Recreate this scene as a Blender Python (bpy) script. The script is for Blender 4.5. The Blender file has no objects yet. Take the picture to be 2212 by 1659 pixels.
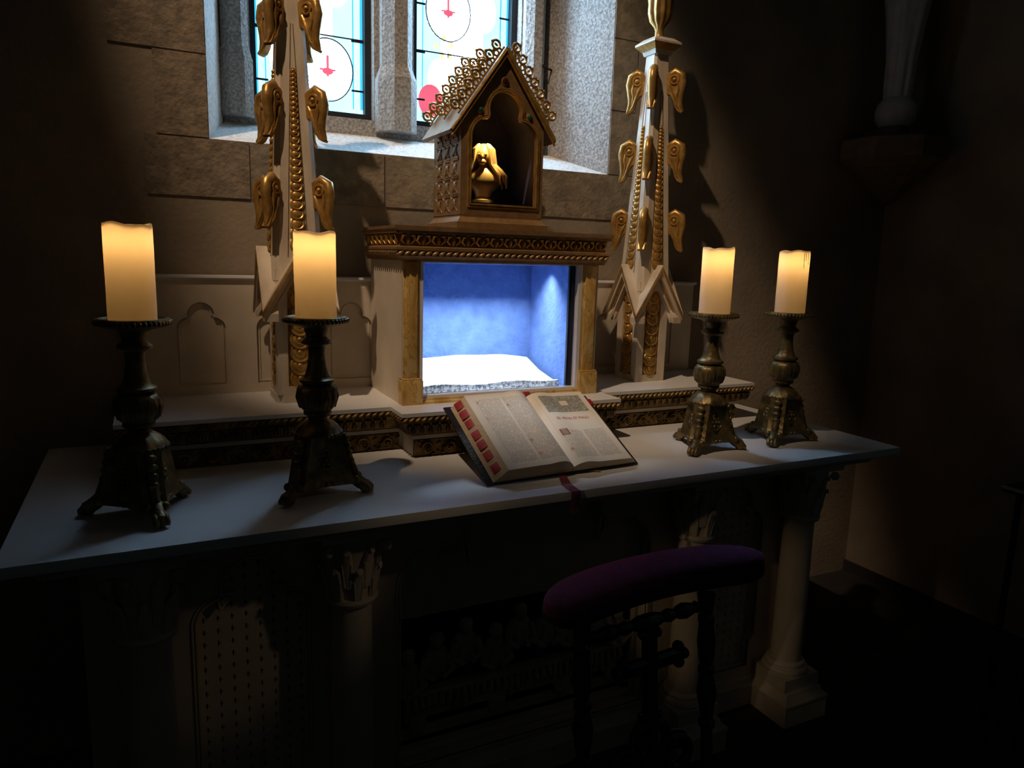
import bpy, bmesh, math, random
from math import sin, cos, pi, radians as R_
from mathutils import Vector, Matrix, geometry
random.seed(7)
C = bpy.context.scene.collection
sc = bpy.context.scene
T = 0.8765                      # altar table height
GZ = 1.002                      # top of the raised shelf on the altar

# ------------------------------------------------------------------ materials
def nodes_of(name):
    m = bpy.data.materials.new(name); m.use_nodes = True
    nt = m.node_tree
    for n in list(nt.nodes): nt.nodes.remove(n)
    o = nt.nodes.new('ShaderNodeOutputMaterial')
    return m, nt, o

def rgba(c): return (c[0], c[1], c[2], 1)

def mat(name, a, b=None, scale=12, rough=.6, metal=0, bump=0, bscale=None, detail=6, spec=.5, sheen=0, contrast=(.35, .65), stretch=None, coat=0):
    """principled with a two colour noise and an optional bump"""
    m, nt, o = nodes_of(name)
    p = nt.nodes.new('ShaderNodeBsdfPrincipled')
    nt.links.new(p.outputs[0], o.inputs[0])
    p.inputs['Roughness'].default_value = rough
    p.inputs['Metallic'].default_value = metal
    p.inputs['Specular IOR Level'].default_value = spec
    if sheen:
        p.inputs['Sheen Weight'].default_value = sheen
        p.inputs['Sheen Tint'].default_value = rgba([min(1, x * 2.2) for x in a])
    if coat: p.inputs['Coat Weight'].default_value = coat
    tc = nt.nodes.new('ShaderNodeTexCoord')
    src = tc.outputs['Object']
    if stretch:
        mp = nt.nodes.new('ShaderNodeMapping'); mp.inputs['Scale'].default_value = stretch
        nt.links.new(src, mp.inputs[0]); src = mp.outputs[0]
    if b is None: b = tuple(x * .8 for x in a)
    n = nt.nodes.new('ShaderNodeTexNoise'); n.inputs['Scale'].default_value = scale; n.inputs['Detail'].default_value = detail
    nt.links.new(src, n.inputs[0])
    r = nt.nodes.new('ShaderNodeValToRGB')
    r.color_ramp.elements[0].position = contrast[0]; r.color_ramp.elements[1].position = contrast[1]
    r.color_ramp.elements[0].color = rgba(b); r.color_ramp.elements[1].color = rgba(a)
    nt.links.new(n.outputs[0], r.inputs[0]); nt.links.new(r.outputs[0], p.inputs['Base Color'])
    if bump:
        n2 = nt.nodes.new('ShaderNodeTexNoise'); n2.inputs['Scale'].default_value = bscale or scale * 4; n2.inputs['Detail'].default_value = 8
        nt.links.new(src, n2.inputs[0])
        bp = nt.nodes.new('ShaderNodeBump'); bp.inputs['Strength'].default_value = bump; bp.inputs['Distance'].default_value = .01
        nt.links.new(n2.outputs[0], bp.inputs['Height']); nt.links.new(bp.outputs[0], p.inputs['Normal'])
    return m

def emit(name, col, e):
    m, nt, o = nodes_of(name)
    s = nt.nodes.new('ShaderNodeEmission'); s.inputs[0].default_value = rgba(col); s.inputs[1].default_value = e
    # slight unevenness of hand made glass
    tc = nt.nodes.new('ShaderNodeTexCoord'); n = nt.nodes.new('ShaderNodeTexNoise'); n.inputs['Scale'].default_value = 9
    nt.links.new(tc.outputs['Object'], n.inputs[0])
    mr = nt.nodes.new('ShaderNodeMapRange'); mr.inputs[3].default_value = .75 * e; mr.inputs[4].default_value = 1.25 * e
    nt.links.new(n.outputs[0], mr.inputs[0]); nt.links.new(mr.outputs[0], s.inputs[1])
    nt.links.new(s.outputs[0], o.inputs[0]); return m

def glass(name):
    m, nt, o = nodes_of(name)
    t = nt.nodes.new('ShaderNodeBsdfTransparent'); g = nt.nodes.new('ShaderNodeBsdfGlossy'); g.inputs['Roughness'].default_value = .02
    f = nt.nodes.new('ShaderNodeFresnel'); f.inputs[0].default_value = 1.3
    x = nt.nodes.new('ShaderNodeMixShader')
    nt.links.new(f.outputs[0], x.inputs[0]); nt.links.new(t.outputs[0], x.inputs[1]); nt.links.new(g.outputs[0], x.inputs[2]); nt.links.new(x.outputs[0], o.inputs[0])
    return m

def marble(name):
    m, nt, o = nodes_of(name)
    p = nt.nodes.new('ShaderNodeBsdfPrincipled'); p.inputs['Roughness'].default_value = .28
    tc = nt.nodes.new('ShaderNodeTexCoord')
    mp = nt.nodes.new('ShaderNodeMapping'); mp.inputs['Scale'].default_value = (1, 1, .45); nt.links.new(tc.outputs['Object'], mp.inputs[0])
    n = nt.nodes.new('ShaderNodeTexNoise'); n.inputs['Scale'].default_value = 22; n.inputs['Detail'].default_value = 9; n.inputs['Distortion'].default_value = 1.2
    nt.links.new(mp.outputs[0], n.inputs[0])
    r = nt.nodes.new('ShaderNodeValToRGB'); e = r.color_ramp.elements
    e[0].position = .3; e[0].color = (.42, .23, .05, 1); e[1].position = .75; e[1].color = (.72, .55, .27, 1)
    k = e.new(.485); k.color = (.62, .42, .14, 1); k = e.new(.5); k.color = (.36, .19, .04, 1); k = e.new(.515); k.color = (.64, .45, .18, 1)
    nt.links.new(n.outputs[0], r.inputs[0]); nt.links.new(r.outputs[0], p.inputs['Base Color']); nt.links.new(p.outputs[0], o.inputs[0])
    return m

def wax(name):
    m, nt, o = nodes_of(name)
    d = nt.nodes.new('ShaderNodeBsdfPrincipled'); d.inputs['Base Color'].default_value = (.78, .70, .58, 1); d.inputs['Roughness'].default_value = .45
    tl = nt.nodes.new('ShaderNodeBsdfTranslucent'); tl.inputs[0].default_value = (1, .80, .50, 1)
    x = nt.nodes.new('ShaderNodeMixShader'); x.inputs[0].default_value = .46
    tc = nt.nodes.new('ShaderNodeTexCoord'); n = nt.nodes.new('ShaderNodeTexNoise'); n.inputs['Scale'].default_value = 35
    nt.links.new(tc.outputs['Object'], n.inputs[0]); b = nt.nodes.new('ShaderNodeBump'); b.inputs['Strength'].default_value = .12; b.inputs['Distance'].default_value = .01
    nt.links.new(n.outputs[0], b.inputs['Height']); nt.links.new(b.outputs[0], d.inputs['Normal'])
    nt.links.new(d.outputs[0], x.inputs[1]); nt.links.new(tl.outputs[0], x.inputs[2]); nt.links.new(x.outputs[0], o.inputs[0])
    return m

def page_mat(name, vtop, seed, initial=False):
    """printed page: two columns of close text lines in grey with red rubrics; uv = page"""
    m, nt, o = nodes_of(name)
    L = nt.links.new
    def N(t): return nt.nodes.new(t)
    def math_(op, a, b=None, c=None):
        n = N('ShaderNodeMath'); n.operation = op
        for i, v in enumerate((a, b, c)):
            if v is None: continue
            if isinstance(v, (int, float)): n.inputs[i].default_value = v
            else: L(v, n.inputs[i])
        return n.outputs[0]
    p = N('ShaderNodeBsdfPrincipled'); p.inputs['Roughness'].default_value = .7
    uv = N('ShaderNodeUVMap'); s = N('ShaderNodeSeparateXYZ'); L(uv.outputs[0], s.inputs[0])
    u, v = s.outputs[0], s.outputs[1]
    rows = 62
    vr = math_('MULTIPLY', v, rows); row = math_('FLOOR', vr); fr = math_('FRACT', vr)
    line = math_('GREATER_THAN', fr, .42)
    cb = N('ShaderNodeCombineXYZ'); L(math_('MULTIPLY', u, 70), cb.inputs[0]); L(math_('MULTIPLY', row, 3.17), cb.inputs[1]); cb.inputs[2].default_value = seed
    wn = N('ShaderNodeTexNoise'); wn.inputs['Scale'].default_value = 1; wn.inputs['Detail'].default_value = 3; L(cb.outputs[0], wn.inputs[0])
    word = math_('GREATER_THAN', wn.outputs[0], .42)
    def band(x, a, b): return math_('MULTIPLY', math_('GREATER_THAN', x, a), math_('LESS_THAN', x, b))
    cols = math_('ADD', band(u, .11, .485), band(u, .525, .90))
    mask = math_('MULTIPLY', cols, band(v, .07, vtop))
    ink = math_('MULTIPLY', math_('MULTIPLY', line, word), mask)
    # red rubric rows
    cb2 = N('ShaderNodeCombineXYZ'); L(math_('MULTIPLY', row, .23), cb2.inputs[0]); L(math_('GREATER_THAN', u, .5), cb2.inputs[1]); cb2.inputs[2].default_value = seed * 3.7
    rn = N('ShaderNodeTexNoise'); rn.inputs['Scale'].default_value = 1.9; L(cb2.outputs[0], rn.inputs[0])
    red = math_('GREATER_THAN', rn.outputs[0], .63)
    mixc = N('ShaderNodeMix'); mixc.data_type = 'RGBA'; L(red, mixc.inputs[0]); mixc.inputs[6].default_value = (.17, .17, .19, 1); mixc.inputs[7].default_value = (.62, .16, .11, 1)
    mix = N('ShaderNodeMix'); mix.data_type = 'RGBA'; L(math_('MULTIPLY', ink, .5), mix.inputs[0]); mix.inputs[6].default_value = (.82, .80, .74, 1); L(mixc.outputs[2], mix.inputs[7])
    # thin red frame lines
    fl = math_('ADD', band(u, .085, .091), band(u, .925, .931))
    fl = math_('MULTIPLY', fl, band(v, .05, .95))
    mix2 = N('ShaderNodeMix'); mix2.data_type = 'RGBA'; L(math_('MULTIPLY', fl, .45), mix2.inputs[0]); L(mix.outputs[2], mix2.inputs[6]); mix2.inputs[7].default_value = (.7, .25, .18, 1)
    L(mix2.outputs[2], p.inputs['Base Color']); L(p.outputs[0], o.inputs[0])
    return m

def engraving_mat(name):
    m, nt, o = nodes_of(name)
    p = nt.nodes.new('ShaderNodeBsdfPrincipled'); p.inputs['Roughness'].default_value = .7
    uv = nt.nodes.new('ShaderNodeUVMap')
    n = nt.nodes.new('ShaderNodeTexNoise'); n.inputs['Scale'].default_value = 9; n.inputs['Distortion'].default_value = 2.4; n.inputs['Detail'].default_value = 5
    nt.links.new(uv.outputs[0], n.inputs[0])
    r = nt.nodes.new('ShaderNodeValToRGB'); e = r.color_ramp.elements
    e[0].position = .4; e[0].color = (.24, .26, .25, 1); e[1].position = .7; e[1].color = (.62, .62, .56, 1)
    k = e.new(.52); k.color = (.34, .36, .34, 1)
    nt.links.new(n.outputs[0], r.inputs[0]); nt.links.new(r.outputs[0], p.inputs['Base Color']); nt.links.new(p.outputs[0], o.inputs[0])
    return m

M = {}
M['plaster'] = mat('rough wall plaster', (.36, .29, .215), (.25, .20, .155), 3.2, .95, bump=.22, bscale=60)
M['limewash_lit'] = mat('limewashed reveal with painted daylight', (.82, .82, .82), (.52, .52, .52), 95, .9, bump=.6, bscale=80, contrast=(.32, .56))  # limewash tone paled; strong daylight on the reveal is put into the colour
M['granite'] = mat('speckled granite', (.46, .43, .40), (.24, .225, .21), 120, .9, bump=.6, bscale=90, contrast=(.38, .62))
M['ashlar'] = mat('brown ashlar blocks', (.31, .245, .18), (.19, .155, .12), 30, .95, bump=.4, bscale=80)
M['floor'] = mat('dark stone floor', (.030, .026, .024), (.016, .014, .013), 5, .8, bump=.2)
M['cream'] = mat('aged cream paint', (.70, .62, .51), (.60, .52, .42), 9, .55, bump=.08, bscale=40)
M['creamwood'] = mat('cream painted carved wood', (.72, .63, .51), (.55, .46, .36), 26, .5, bump=.1, bscale=60, stretch=(1, 1, .3))
M['white'] = mat('white painted tabletop', (.74, .75, .77), (.68, .68, .69), 5, .42, bump=.03, bscale=120)
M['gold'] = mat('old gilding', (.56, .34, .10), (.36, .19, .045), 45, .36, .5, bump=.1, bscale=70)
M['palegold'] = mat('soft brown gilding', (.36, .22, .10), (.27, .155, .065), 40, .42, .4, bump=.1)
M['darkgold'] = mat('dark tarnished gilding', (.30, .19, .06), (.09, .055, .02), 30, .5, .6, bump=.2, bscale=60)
M['bronze'] = mat('tarnished bronze', (.27, .20, .075), (.10, .075, .04), 38, .42, .65, bump=.2, bscale=80)
M['brightgold'] = mat('polished gold', (.90, .56, .16), (.78, .44, .10), 20, .28, .65)
M['marble'] = marble('yellow veined marble paint')
M['blue'] = mat('blue velvet lining', (.10, .17, .36), (.07, .12, .27), 26, .95, bump=.25, bscale=90, sheen=.2, contrast=(.3, .7))
M['cushion'] = mat('pale blue velvet cushion', (.36, .48, .76), (.28, .38, .66), 20, .9, bump=.15, bscale=140, sheen=.4)
M['lace'] = mat('white lace braid', (.80, .82, .84), (.22, .25, .30), 150, .8, contrast=(.42, .55))
M['purplelining'] = mat('violet grey lining', (.060, .055, .120), (.040, .036, .085), 14, .9, bump=.2)
M['wax'] = wax('candle wax')
M['blackwood'] = mat('black lacquered wood', (.012, .011, .012), (.006, .006, .007), 14, .16, coat=.6)
M['purple'] = mat('purple velvet', (.10, .014, .07), (.06, .008, .045), 40, .9, bump=.2, bscale=160, sheen=.8)
M['gimp'] = mat('dark upholstery braid', (.03, .012, .028), (.012, .006, .012), 90, .8, bump=.4)
M['iron'] = mat('black wrought iron', (.012, .012, .014), (.006, .006, .007), 30, .35, .5)
M['leaddark'] = mat('dark window iron', (.014, .016, .022), (.008, .009, .013), 30, .6)
M['leather'] = mat('black leather', (.02, .018, .02), (.01, .01, .01), 60, .45, bump=.2, bscale=140)
M['paperedge'] = mat('paper edges', (.62, .52, .38), (.50, .40, .28), 40, .8, stretch=(1, 1, 25))
M['paper'] = mat('cream paper', (.80, .77, .68), (.78, .74, .65), 8, .7)
M['tab'] = mat('red leather tab', (.42, .018, .03), (.30, .01, .02), 60, .5)
M['ribbon'] = mat('faded red ribbon', (.28, .07, .10), (.20, .045, .07), 120, .6, bump=.3, stretch=(1, 1, 1))
M['ribbony'] = mat('yellow ribbon', (.45, .32, .03), (.35, .24, .02), 100, .6)
M['pageL'] = page_mat('printed page, left', .93, 1.3)
M['pageR'] = page_mat('printed page, right', .44, 5.1)
M['engr'] = engraving_mat('grey engraving')
M['redink'] = mat('red printing ink', (.55, .10, .06), (.5, .09, .06), 30, .7)
M['greyink'] = mat('grey printing ink', (.25, .24, .23), (.3, .29, .28), 30, .7)
M['glass'] = glass('clear glass')
M['greengem'] = mat('green glass gem', (.01, .10, .06), (.01, .06, .04), 20, .08, coat=.8)
M['redgem'] = mat('dark red glass gem', (.06, .008, .012), (.04, .006, .01), 20, .08, coat=.8)
M['statue'] = mat('white plaster statue', (.62, .62, .66), (.52, .52, .56), 16, .7, bump=.1)
M['corbel'] = mat('brown corbel stone', (.20, .14, .095), (.13, .09, .06), 24, .9, bump=.4)
M['relief'] = mat('grey plaster relief', (.62, .54, .45), (.48, .42, .35), 18, .8, bump=.1)
M['shade_wick'] = mat('painted shade and wick black', (.02, .02, .022), (.012, .012, .014), 8, .9)  # near-black that paints shade behind holes and in gaps; also the wick
WE = 14
M['pane_white'] = emit('lit white glass', (.44, .71, 1.0), 31)
M['pane_soft'] = emit('lit white glass, dimmer light', (.44, .71, 1.0), 8)
M['pane_pale'] = emit('lit pale blue glass', (.30, .76, 1.0), 2.6)
M['pane_cyan'] = emit('lit cyan glass', (.05, .50, .95), .10 * WE)
M['pane_red'] = emit('lit red glass', (1.0, .16, .26), .07 * WE)
M['pane_yellow'] = emit('lit yellow glass', (.95, .86, .50), .09 * WE)

# ------------------------------------------------------------------ mesh helpers
class MB:
    def __init__(s): s.bm = bmesh.new(); s.mi = 0
    def _add(s, vs, fs, Mx=None, flip=False):
        if Mx is not None: vs = [Mx @ Vector(v) for v in vs]
        bv = [s.bm.verts.new(v) for v in vs]
        for f in fs:
            try:
                q = [bv[i] for i in f]
                fc = s.bm.faces.new(q[::-1] if flip else q); fc.material_index = s.mi
            except ValueError: pass
        return bv
    def box(s, a, b, Mx=None):
        x0, y0, z0 = a; x1, y1, z1 = b
        s._add([(x0,y0,z0),(x1,y0,z0),(x1,y1,z0),(x0,y1,z0),(x0,y0,z1),(x1,y0,z1),(x1,y1,z1),(x0,y1,z1)],
               [(0,3,2,1),(4,5,6,7),(0,1,5,4),(1,2,6,5),(2,3,7,6),(3,0,4,7)], Mx)
        return s
    def loft(s, rings, Mx=None, cap=True, closed=True):
        n = len(rings[0]); vs = [v for r in rings for v in r]; fs = []
        for i in range(len(rings) - 1):
            for j in range(n if closed else n - 1):
                k = (j + 1) % n
                fs.append((i*n+j, i*n+k, (i+1)*n+k, (i+1)*n+j))
        if cap:
            fs.append(tuple(reversed(range(n)))); fs.append(tuple(range((len(rings)-1)*n, len(rings)*n)))
        s._add(vs, fs, Mx); return s
    def lathe(s, prof, n=28, Mx=None, mod=None, cap=True):
        rings = []
        for r, z in prof:
            rings.append([((r * (mod(2*pi*j/n, z) if mod else 1)) * cos(2*pi*j/n), (r * (mod(2*pi*j/n, z) if mod else 1)) * sin(2*pi*j/n), z) for j in range(n)])
        return s.loft(rings, Mx, cap)
    def ell(s, c, r, n=12, m=7, Mx=None, rot=None):
        T_ = Matrix.Translation(c)
        if rot is not None: T_ = T_ @ rot
        T_ = T_ @ Matrix.Diagonal((r[0], r[1], r[2], 1))
        if Mx is not None: T_ = Mx @ T_
        rings = []
        for i in range(1, m):
            a = -pi/2 + pi*i/m
            rings.append([(cos(a)*cos(2*pi*j/n), cos(a)*sin(2*pi*j/n), sin(a)) for j in range(n)])
        vs = [v for q in rings for v in q] + [(0,0,-1),(0,0,1)]; fs = []
        for i in range(len(rings)-1):
            for j in range(n):
                k = (j+1) % n; fs.append((i*n+j, i*n+k, (i+1)*n+k, (i+1)*n+j))
        b = len(rings)*n
        for j in range(n):
            k = (j+1) % n; fs.append((k, j, b)); fs.append(((len(rings)-1)*n+j, (len(rings)-1)*n+k, b+1))
        s._add(vs, fs, T_); return s
    def tube(s, pts, rad, n=8, Mx=None, flat=1.0, up=None):
        pts = [Vector(p) for p in pts]
        if not isinstance(rad, (list, tuple)): rad = [rad]*len(pts)
        rings = []; prev = None
        for i, p in enumerate(pts):
            t = (pts[min(i+1, len(pts)-1)] - pts[max(i-1, 0)])
            if t.length < 1e-9: t = Vector((0,0,1))
            t.normalize()
            if prev is None:
                u = Vector(up) if up else (Vector((0,0,1)) if abs(t.z) < .9 else Vector((1,0,0)))
            else: u = prev
            u = (u - t*u.dot(t))
            if u.length < 1e-6: u = t.orthogonal()
            u.normalize(); w = t.cross(u); prev = u
            rings.append([p + u*(rad[i]*cos(2*pi*j/n)) + w*(rad[i]*flat*sin(2*pi*j/n)) for j in range(n)])
        return s.loft(rings, Mx, True)
    def torus(s, c, R, r, n=20, m=8, Mx=None, arc=(0, 2*pi)):
        T_ = Matrix.Translation(c)
        if Mx is not None: T_ = Mx @ T_
        full = abs(arc[1]-arc[0]-2*pi) < 1e-6
        rings = []
        for i in range(n + (0 if full else 1)):
            a = arc[0] + (arc[1]-arc[0])*i/n
            rings.append([((R+r*cos(2*pi*j/m))*cos(a), (R+r*cos(2*pi*j/m))*sin(a), r*sin(2*pi*j/m)) for j in range(m)])
        if full: rings.append(rings[0])
        return s.loft(rings, T_, not full)
    def prism(s, pts, h0, h1, Mx=None):
        """2D outline (x,y) extruded along z of the frame Mx"""
        return s.plate(pts, [], h0, h1, Mx)
    def plate(s, outer, holes, h0, h1, Mx=None):
        loops = [list(outer)] + [list(h) for h in holes]
        tri = geometry.tessellate_polygon([[Vector((p[0], p[1], 0)) for p in l] for l in loops])
        flat = [p for l in loops for p in l]; n = len(flat)
        vs = [(p[0], p[1], h0) for p in flat] + [(p[0], p[1], h1) for p in flat]; fs = []
        for t in tri:
            a, b, c = t
            ar = (flat[b][0]-flat[a][0])*(flat[c][1]-flat[a][1]) - (flat[b][1]-flat[a][1])*(flat[c][0]-flat[a][0])
            if ar < 0: a, c = c, a
            fs.append((c, b, a)); fs.append((a+n, b+n, c+n))
        off = 0
        for l in loops:
            k = len(l)
            for i in range(k):
                j = (i+1) % k
                fs.append((off+i, off+j, off+j+n, off+i+n))
            off += k
        s._add(vs, fs, Mx); return s
    def sweep(s, prof, path, Mx=None, closed=False):
        """profile (out, z) swept along an xy path with mitred corners; 'out' is to the right of travel"""
        n = len(path); rings = []
        for i in range(n):
            p = Vector(path[i]);
            a = (p - Vector(path[i-1])).normalized() if (i > 0 or closed) else None
            b = (Vector(path[(i+1) % n]) - p).normalized() if (i < n-1 or closed) else None
            if a is None: a = b
            if b is None: b = a
            na = Vector((a.y, -a.x)); nb = Vector((b.y, -b.x)); m = (na + nb)
            m = m / max(1e-6, (1 + na.dot(nb)))
            rings.append([(p.x + m.x*o, p.y + m.y*o, z) for o, z in prof])
        if closed: rings.append(rings[0])
        return s.loft(rings, Mx, not closed)
    def build(s, name, m=None, parent=None, sharp=32, smooth=True, bevel=0):
        bmesh.ops.recalc_face_normals(s.bm, faces=s.bm.faces)
        if bevel:
            ed = [e for e in s.bm.edges if len(e.link_faces) == 2 and e.calc_face_angle(0) > .6]
            bmesh.ops.bevel(s.bm, geom=ed, offset=bevel, segments=2, affect='EDGES', profile=.6)
        me = bpy.data.meshes.new(name)
        if parent is not None:
            off = parent_offset(parent)
            for v in s.bm.verts: v.co -= off
        if smooth:
            for f in s.bm.faces: f.smooth = True
            for e in s.bm.edges:
                if len(e.link_faces) == 2 and e.calc_face_angle(0) > R_(sharp): e.smooth = False
        s.bm.to_mesh(me); s.bm.free()
        for q in (m if isinstance(m, (list, tuple)) else [m]):
            me.materials.append(M[q])
        o = bpy.data.objects.new(name, me); C.objects.link(o)
        if parent is not None: o.parent = parent
        return o

def parent_offset(o):
    v = Vector((0,0,0))
    while o is not None: v = v + o.location; o = o.parent
    return v

def thing(name, label, cat, loc=(0,0,0), group=None):
    o = bpy.data.objects.new(name, None); C.objects.link(o); o.location = loc; o.empty_display_size = .05
    return tag(o, label, cat, group)
def tag(o, label, cat, group=None):
    o['label'] = label; o['category'] = cat
    if group: o['group'] = group
    return o
def struct(o): o['kind'] = 'structure'; return o
def copy_tree(o, parent=None):
    c = o.copy(); C.objects.link(c); c.parent = parent
    for ch in o.children: copy_tree(ch, c)
    return c
def frame(o, x, y, z):
    """matrix whose columns are the given axes"""
    m = Matrix.Identity(4)
    for i, a in enumerate((x, y, z)):
        a = Vector(a)
        for k in range(3): m[k][i] = a[k]
    for k in range(3): m[k][3] = o[k]
    return m
FRONT = lambda y: frame((0, y, 0), (1,0,0), (0,0,1), (0,-1,0))     # (x,z) outlines on a plane facing the room

def arc(cx, cy, r, a0, a1, n=8):
    return [(cx + r*cos(R_(a0+(a1-a0)*i/n)), cy + r*sin(R_(a0+(a1-a0)*i/n))) for i in range(n+1)]
def trefoil(cx, z0, w, zs, sh, lob, zc, n=10):
    """outline: straight sides to zs, rounded shoulders of radius sh, round top lobe (radius lob, centre zc)"""
    p = [(cx - w/2, z0), (cx + w/2, z0)]
    p += arc(cx + w/2 - sh, zs, sh, 0, 90, n)
    zt = zs + sh
    p += [(cx + lob*1.02, zt)] if lob*1.02 < w/2 - sh - 1e-4 else []
    p += arc(cx, zc, lob, -18, 198, n*2)
    p += [(cx - lob*1.02, zt)] if lob*1.02 < w/2 - sh - 1e-4 else []
    p += arc(cx - w/2 + sh, zs, sh, 90, 180, n)
    return p
def grow(path, d):
    n = len(path); out = []
    for i in range(n):
        p = Vector(path[i]); a = (p-Vector(path[i-1])); b = (Vector(path[(i+1)%n])-p)
        if a.length < 1e-7: a = b
        if b.length < 1e-7: b = a
        a.normalize(); b.normalize()
        m = Vector((a.y,-a.x))+Vector((b.y,-b.x)); m = m/max(.35, 1+a.dot(b))
        out.append((p.x+m.x*d, p.y+m.y*d))
    return out

# ------------------------------------------------------------------ the room
XL, XR, YB, YF, ZC = -2.6, 3.12, .82, -7.5, 6.4
struct(MB().box((XL-.2, YF-.2, -.1), (XR+.2, 2.2, 0)).build('floor', 'floor', smooth=False))
struct(MB().box((XL-.2, YF-.2, ZC), (XR+.2, 2.2, ZC+.1)).build('ceiling', 'plaster', smooth=False))
struct(MB().box((XL-.2, YF, 0), (XL, 2.0, ZC)).build('wall_left', 'plaster', smooth=False))
struct(MB().box((XR, YF, 0), (XR+.2, YB, ZC)).build('wall_right', 'plaster', smooth=False))
struct(MB().box((XL, YF-.2, 0), (XR, YF, ZC)).build('wall_front', 'ashlar', smooth=False))
struct(MB().box((XR-.012, YF, 0), (XR, YB, .05)).build('baseboard_right', 'floor', smooth=False))
# back wall with the splayed window opening: one shell
WX0, WX1, WZ0, WZ1 = .4185, 1.688, 1.689, 3.05        # opening on the wall face
IX0, IX1, IZ0, IZ1, IY = .505, 1.555, 1.815, 2.93, 1.10  # opening at the window frame
b = MB()
b.plate([(XL, 0), (XR, 0), (XR, ZC), (XL, ZC)], [[(WX0, WZ0), (WX1, WZ0), (WX1, WZ1), (WX0, WZ1)]], -.02, 0, FRONT(YB))
struct(b.build('wall_back', 'plaster', smooth=False))
b = MB()
o_ = [(WX0, YB, WZ0), (WX1, YB, WZ0), (WX1, YB, WZ1), (WX0, YB, WZ1)]
i_ = [(IX0, IY+.12, IZ0), (IX1, IY+.12, IZ0), (IX1, IY+.12, IZ1), (IX0, IY+.12, IZ1)]
k_ = [(p[0]+(q[0]-p[0])*1, q[1], p[2]+(q[2]-p[2])*1) for p, q in zip(o_, i_)]
big = [(XL, IY+.12, 1.2), (XR, IY+.12, 1.2), (XR, IY+.12, 3.6), (XL, IY+.12, 3.6)]
vs = o_ + k_ + big
b._add(vs, [(j, (j+1) % 4, (j+1) % 4+4, j+4) for j in (0, 3)])
o = b.build('trim_1', 'limewash_lit', smooth=False); struct(o)
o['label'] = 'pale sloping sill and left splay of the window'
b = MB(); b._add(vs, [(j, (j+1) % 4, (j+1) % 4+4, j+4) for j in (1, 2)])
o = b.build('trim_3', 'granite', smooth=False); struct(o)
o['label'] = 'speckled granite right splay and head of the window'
# ashlar blocks round the opening, standing a few millimetres proud of the plaster
b = MB()
def blk(x0, x1, z0, z1): b.box((x0+.002, YB-.004, z0+.002), (x1-.002, YB+.001, z1-.002))
xs = [.26, .52, .90, 1.20, 1.42, 1.84]
for i in range(len(xs)-1): blk(xs[i], xs[i+1], 1.535, WZ0)
zq = [WZ0, 1.90, 2.13, 2.40, 2.66, 2.9, 3.05]
for i in range(len(zq)-1):
    blk(WX0 - (.13 if i % 2 == 0 else .23), WX0, zq[i], zq[i+1]); blk(WX1, WX1 + (.17 if i % 2 == 0 else .10), zq[i], zq[i+1])
blk(.22, 1.88, 3.05, 3.3)
struct(b.build('trim_2', 'ashlar', smooth=False))
# window: stone frame, iron frames, lit panes
win = bpy.data.objects.new('window_1', None); C.objects.link(win); struct(win); win['label'] = 'stained glass window with two lights and a stone mullion'
L1, L2 = (.566, .951), (1.087, 1.486)
PZ0, PZ1 = 1.832, 2.80
b = MB()
hole = lambda a, c: [(a, PZ0), (c, PZ0), (c, PZ1-.14)] + arc((a+c)/2, PZ1-.14, (c-a)/2, 0, 180, 14)[1:-1] + [(a, PZ1-.14)]
b.plate([(IX0-.02, IZ0-.06), (IX1+.02, IZ0-.06), (IX1+.02, IZ1+.06), (IX0-.02, IZ1+.06)], [hole(*L1), hole(*L2)], -.12, 0, FRONT(IY+.01))
b.build('stone_frame', 'granite', win, smooth=False)
def shaftpost(nm, cx, w, d):
    b = MB()
    ring = lambda z, k: [(cx-w*k, IY+.02, z), (cx-w*k, IY-d*.35*k, z), (cx-w*.42*k, IY-d*k, z), (cx+w*.42*k, IY-d*k, z), (cx+w*k, IY-d*.35*k, z), (cx+w*k, IY+.02, z)]
    b.loft([ring(IZ0-.02, 1.0), ring(1.96, 1.0), ring(2.0, .78), ring(2.9, .78)])
    b.build(nm, 'granite', win, sharp=20)
shaftpost('mullion', 1.019, .066, .085)
shaftpost('jamb', .52, .05, .05); shaftpost('jamb', 1.53, .05, .05)
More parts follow.
